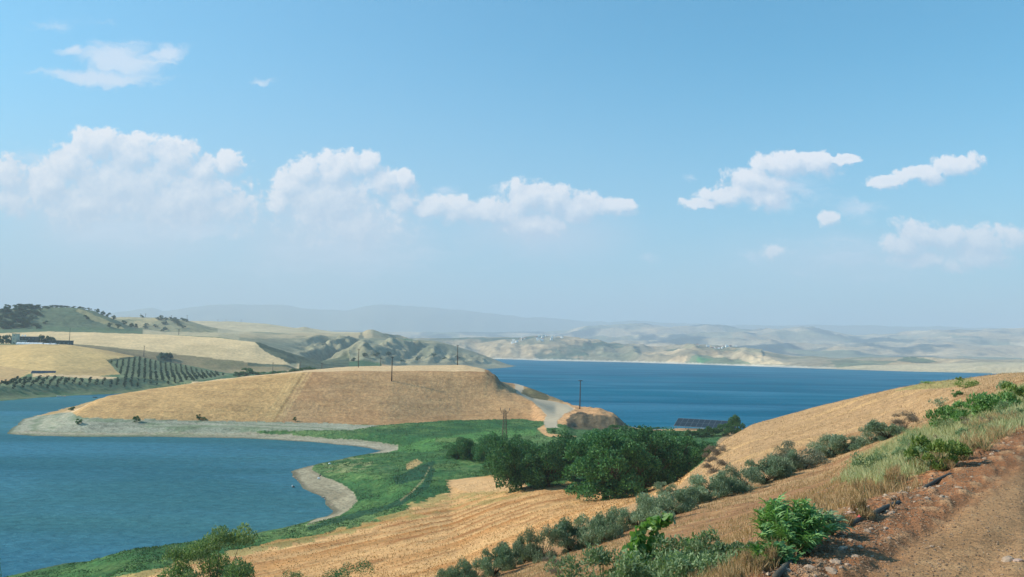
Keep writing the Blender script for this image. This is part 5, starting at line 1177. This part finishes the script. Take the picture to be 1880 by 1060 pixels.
def solar(u0, v0, u1, v1, d0, d1, hgt_px, cols, label, slope=8.0, tilt=28):
    a0, s0 = ray(u0, v0); a1, s1 = ray(u1, v1)
    A = Vector((d0 * math.sin(a0), d0 * math.cos(a0), CAMZ + s0 * d0)); B = Vector((d1 * math.sin(a1), d1 * math.cos(a1), CAMZ + s1 * d1))
    L = (B - A).xy.length; rz = math.atan2((B - A).y, (B - A).x); z0 = (A.z + B.z) / 2
    root = empty('solar_array', (A.x, A.y, z0), rz); T = Matrix.Rotation(R_(tilt), 3, 'X'); ph = slope / 2; pw = L / cols
    for r in range(2):
        for c in range(cols):
            ctr = T @ Vector(((c + .5) * pw, (r + .5) * ph, 0))
            f = MB().box(ctr, (pw - .10, ph - .10, .07), M=T).build('panel', M_pv, root)
    fr = MB()
    for c in range(cols + 1): fr.box(T @ Vector((c * pw, ph, -.04)), (.13, slope, .12), M=T)
    for r in range(3): fr.box(T @ Vector((L / 2, r * ph, -.035)), (L, .13, .13), M=T)
    fr.build('frame', M_alu, root)
    for c in range(0, cols + 1, 2):
        x = c * pw; top = T @ Vector((x, slope * .8, -.1)); bot = T @ Vector((x, slope * .2, -.1))
        MB().box((x, top.y, top.z / 2 - 1.5), (.15, .15, top.z + 3)).build('leg', M_alu, root)
        MB().box((x, bot.y, bot.z / 2 - 1.5), (.15, .15, bot.z + 3)).build('leg', M_alu, root)
    return tag(root, label, 'solar array')
solar(1237, 786.5, 1350, 784, 396, 388, 17, 11, 'long tilted solar panel array at the lake edge behind green bushes', 7.6, 24)
solar(55, 688.5, 100, 689, 815, 812, 7, 5, 'bluish solar panel array at the lower edge of the gold field on the left bank', 8, 25)

# ------------------------------------------------------------------ the farm on the left
M_cream = simple('cream_render', (.62, .56, .42), .85, var=.1, scale=.6); M_dk = simple('dark_render', (.10, .11, .10), .9, var=.2, scale=.5)
M_gr = simple('grey_concrete', (.30, .30, .28), .9, var=.15, scale=.5); M_white = simple('white_cover', (.80, .82, .82), .6, var=.05); M_win = simple('window_glass', (.03, .04, .05), .2)
M_roof = simple('pale_sheet_roof', (.52, .54, .52), .6, var=.1); M_tile = simple('red_tile', (.30, .13, .08), .85, var=.2)
def house(u, d, w, dp, h, wall, roof, nwin, label, storeys=2, tank=0, flat=True, rz=0, dz=0):
    p = at_d(u, d); r = empty('farm_house', p + Vector((0, 0, dz)), rz)
    MB().box((0, 0, h / 2 - .8), (w, dp, h + 1.6)).build('wall', wall, r)
    if flat: rf = MB().box((0, 0, h + .15), (w + .9, dp + .9, .3)).build('roof', roof, r)
    else:
        g = MB(); g.add([(-w / 2 - .5, -dp / 2 - .5, h), (w / 2 + .5, -dp / 2 - .5, h), (w / 2 + .5, dp / 2 + .5, h), (-w / 2 - .5, dp / 2 + .5, h), (-w / 2, 0, h + 2.2), (w / 2, 0, h + 2.2)], [(0, 1, 5, 4), (2, 3, 4, 5), (1, 2, 5), (3, 0, 4), (3, 2, 1, 0)]); rf = g.build('roof', roof, r)
    for s_ in range(storeys):
        for k in range(nwin):
            x = -w / 2 + (k + .5) * w / nwin; f = MB().box((x, -dp / 2 - .03, h * (s_ + .5) / storeys), (1.3, .12, 1.4)).build('window', M_white, r)
            MB().box((x, -dp / 2 - .10, h * (s_ + .5) / storeys), (1.05, .06, 1.15)).build('pane', M_win, f)
    MB().box((w * .1, -dp / 2 - .03, 1.05), (1.1, .1, 2.1)).build('door', M_dk, r)
    for k in range(tank):
        MB().tube([(-w * .3 + k * 3.4 - .9, 0, h + 1.6), (-w * .3 + k * 3.4 + .9, 0, h + 1.6)], .6, 10).box((-w * .3 + k * 3.4, -.6, h + .8), (1.6, 1.6, .08), M=Matrix.Rotation(.6, 3, 'X')).build('water_tank', M_white, r)
    return tag(r, label, 'farmhouse', 'buildings of the farm')
house(24, 1158, 5.5, 7, 12.5, M_cream, M_cream, 1, 'narrow cream coloured house at the left end of the farm', 3)
house(46, 1165, 22, 9, 9.5, M_dk, M_roof, 5, 'dark two storey house with a pale flat roof and roof tanks', 2, 2)
house(108, 1155, 27, 7, 5.8, M_dk, M_gr, 5, 'long low dark shed at the right end of the farm', 1)
house(36, 1150, 9, 5, 4.5, M_gr, M_roof, 2, 'small grey annex in front of the dark farmhouse', 1)
def tunnel(u, d, L, w, h, label):
    p = at_d(u, d); r = empty('polytunnel', p); g = MB(); n = 10; vs = []; fs = []
    for x in (-L / 2, L / 2):
        for k in range(n + 1): a = math.pi * k / n; vs.append((x, w / 2 * math.cos(a), h * math.sin(a)))
    for k in range(n): fs.append((k, k + 1, n + 2 + k, n + 1 + k))
    fs.append(tuple(range(n + 1))[::-1]); fs.append(tuple(range(n + 1, 2 * n + 2))); g.add(vs, fs); g.build('cover', M_white, r, smooth=False)
    hp = MB()
    for i in range(7):
        x = -L / 2 + L * i / 6; hp.tube([(x, w / 2 * 1.01 * math.cos(math.pi * k / 8), h * 1.015 * math.sin(math.pi * k / 8)) for k in range(9)], .06, 4)
    hp.build('hoops', M_gr, r); return tag(r, label, 'polytunnel', 'white covered tunnels by the farm')
tunnel(51, 1128, 31, 5, 2.9, 'longest white covered tunnel below the farm buildings, left one')
tunnel(80, 1124, 10, 5, 2.4, 'shorter white covered tunnel in the middle of the three')
tunnel(92, 1122, 8, 5, 2.2, 'shortest white covered tunnel, right one nearest the dark shed')
# a pale car beside the shed
p = at_d(102, 1128); r = empty('car', p, .2); g = MB()
prof = [(-2.1, .35), (-2.15, .85), (-1.6, 1.0), (-1.0, 1.5), (.6, 1.52), (1.2, 1.02), (2.1, .85), (2.15, .35)]
g.add([(x, -.85, z) for x, z in prof] + [(x, .85, z) for x, z in prof], [tuple(range(8)), tuple(range(8, 16))[::-1]] + [(k, k + 8, (k + 1) % 8 + 8, (k + 1) % 8) for k in range(8)]); g.build('body', simple('white_paint', (.8, .8, .8), .3), r)
for x in (-1.3, 1.3):
    for y in (-.82, .82): MB().tube([(x, y - .1, .33), (x, y + .1, .33)], .33, 12).build('wheel', M_pipe, r)
MB().box((-.2, -.87, 1.22), (1.7, .03, .32)).build('side_window', M_win, r)
tag(r, 'white vehicle parked beside the long dark shed', 'car')

# villages across the lake
vl = [(random.gauss(1000, 20), random.uniform(4350, 4650)) for _ in range(18)] + [(random.gauss(952, 8), random.uniform(4300, 4500)) for _ in range(6)]
vr = [(random.gauss(1322, 14), random.uniform(3900, 4080)) for _ in range(20)]
src = {}
for i, mt in enumerate((M_white, M_cream, M_gr)):
    w_ = MB().box((0, 0, 3), (12, 9, 8)).build('wall', mt, link=False); g = MB(); g.add([(-6.6, -5, 7), (6.6, -5, 7), (6.6, 5, 7), (-6.6, 5, 7), (-6.6, 0, 9.4), (6.6, 0, 9.4)], [(0, 1, 5, 4), (2, 3, 4, 5), (1, 2, 5), (3, 0, 4), (3, 2, 1, 0)])
    src[i] = (w_, g.build('roof', M_tile if i else M_roof, link=False))
for grp, lst in (('houses of the village on the hill across the lake', vl), ('houses of the hilltop village behind the green fields', vr)):
    for k, (u, d) in enumerate(lst):
        p = at_d(u, d); r = empty('house', p, random.uniform(-.6, .6)); s_ = random.uniform(.8, 1.3); r.scale = (s_, s_, s_)
        for s2 in src[0 if random.random() < .5 else random.randrange(3)]:
            c = s2.copy(); COL.objects.link(c); c.parent = r
        tag(r, 'tiny pale house in the village ' + ('on the hillside across the lake' if lst is vl else 'on the low hill right of the lake centre'), 'house', grp)

# ------------------------------------------------------------------ small things at the bay
M_boatw = simple('boat_white', (.75, .76, .74), .4); M_boatd = simple('boat_dark', (.03, .05, .06), .5)
def boat(x, y, L, rz, mat, label):
    r = empty('rowing_boat', (x, y, .05), rz); n = 9; g = MB(); vs = []
    for i in range(n):
        t_ = i / (n - 1); w_ = .62 * math.sin(math.pi * min(1, .16 + t_ * .86)) ** .7 * L / 3.2; s_ = .12 * (2 * t_ - 1) ** 2
        x_ = (t_ - .5) * L
        vs += [(x_, -w_, .5 + s_), (x_, -w_ * .6, 0), (x_, w_ * .6, 0), (x_, w_, .5 + s_), (x_, w_ * .85, .45 + s_), (x_, w_ * .5, .1), (x_, -w_ * .5, .1), (x_, -w_ * .85, .45 + s_)]
    fs = [(8 * i + k, 8 * i + (k + 1) % 8, 8 * i + 8 + (k + 1) % 8, 8 * i + 8 + k) for i in range(n - 1) for k in range(8)]
    fs += [tuple(range(8))[::-1], tuple(8 * (n - 1) + k for k in range(8))]
    g.add(vs, fs); g.build('hull', mat, r, smooth=True); MB().box((0, 0, .42), (.25, 1.0 * L / 3.2, .05)).build('seat', M_pole, r)
    return tag(r, label, 'boat', 'small boats in the far arm of the bay')
x, y = gp(174.5, 730.2); boat(x, y, 3.4, .1, M_boatd, 'small dark boat afloat beyond the tip of the golden hill')
x, y = gp(108, 728.3); p = Vector((x, y, 0)); boat(x, y, 3.0, .4, M_boatw, 'small white boat at the far bank of the bay')
x, y = gp(119, 728.6); boat(x, y, 2.4, -.5, M_boatd, 'small dark boat at the far bank right of the white boat')
x, y = gp(538.5, 895); bu = empty('buoy', (x, y, 0))
MB().tube([(0, 0, -.15), (0, 0, .05), (0, 0, .3), (0, 0, .42)], [.2, .42, .36, .1], 12).build('float', M_boatd, bu, smooth=True); MB().tube([(-.3, 0, .25), (-.3, 0, .6)], .16, 8).build('marker', M_white, bu)
tag(bu, 'dark float with a white top drifting off the gravel cove', 'buoy')
for u, v, s_, lb in [(605, 852.5, .45, 'white sack lying in the grass above the gravel cove'), (585, 879.5, .42, 'white sack on the gravel cove beside the dark figure')]:
    p = hit(u, v, 100); me = stone_mesh(int(u), M_white, 'sack'); o = bpy.data.objects.new('sack', me); COL.objects.link(o); o.location = p + Vector((0, 0, .2)); o.scale = (s_, s_ * .7, s_); tag(o, lb, 'sack')
def person(p, rz, mat, label):
    V_ = [(0, 0, .22), (0, .02, .45), (0, .06, .68), (0, .08, .82), (0, .07, .95), (.1, .02, .22), (.16, .42, .5), (.17, .5, .06), (.17, .62, .03), (-.1, .02, .22), (-.16, .42, .5), (-.17, .5, .06), (-.17, .62, .03), (.2, .06, .7), (.26, .22, .5), (.12, .44, .5), (-.2, .06, .7), (-.26, .22, .5), (-.12, .44, .5), (0, .09, 1.04)]
    E = [(0, 1), (1, 2), (2, 3), (3, 4), (4, 19), (0, 5), (5, 6), (6, 7), (7, 8), (0, 9), (9, 10), (10, 11), (11, 12), (2, 13), (13, 14), (14, 15), (2, 16), (16, 17), (17, 18)]
    Rr = [.15, .14, .16, .07, .11, .1, .075, .05, .04, .1, .075, .05, .04, .07, .05, .035, .07, .05, .035, .08]
    me = bpy.data.meshes.new('body'); me.from_pydata(V_, E, []); o = bpy.data.objects.new('person', me); COL.objects.link(o)
    md_ = o.modifiers.new('skin', 'SKIN'); o.modifiers.new('sub', 'SUBSURF').levels = 1
    for i, s_ in enumerate(me.skin_vertices[0].data): s_.radius = (Rr[i], Rr[i]); s_.use_root = i == 0
    me.materials.append(mat); o.location = p; o.rotation_euler = (0, 0, rz); return tag(o, label, 'person')
person(hit(589, 875.5, 100), 2.0, M_boatd, 'person in dark clothes sitting on the gravel of the cove')
# pale rocks along the cove's waterline
for k, (u, v) in enumerate([(540, 876), (544, 880), (547, 883), (568, 894), (582, 906), (593, 914), (597, 917), (603, 923), (606, 927), (609, 929), (557, 889), (602, 914)]):
    x, y = gp(u, v); o = bpy.data.objects.new('rock', SP[k % 2]); COL.objects.link(o); s_ = random.uniform(.22, .45); o.location = (x, y, .08); o.scale = (s_, s_ * .7, s_ * .8)
    tag(o, 'pale rock at the waterline of the gravel cove', 'rock', 'pale rocks along the cove waterline')
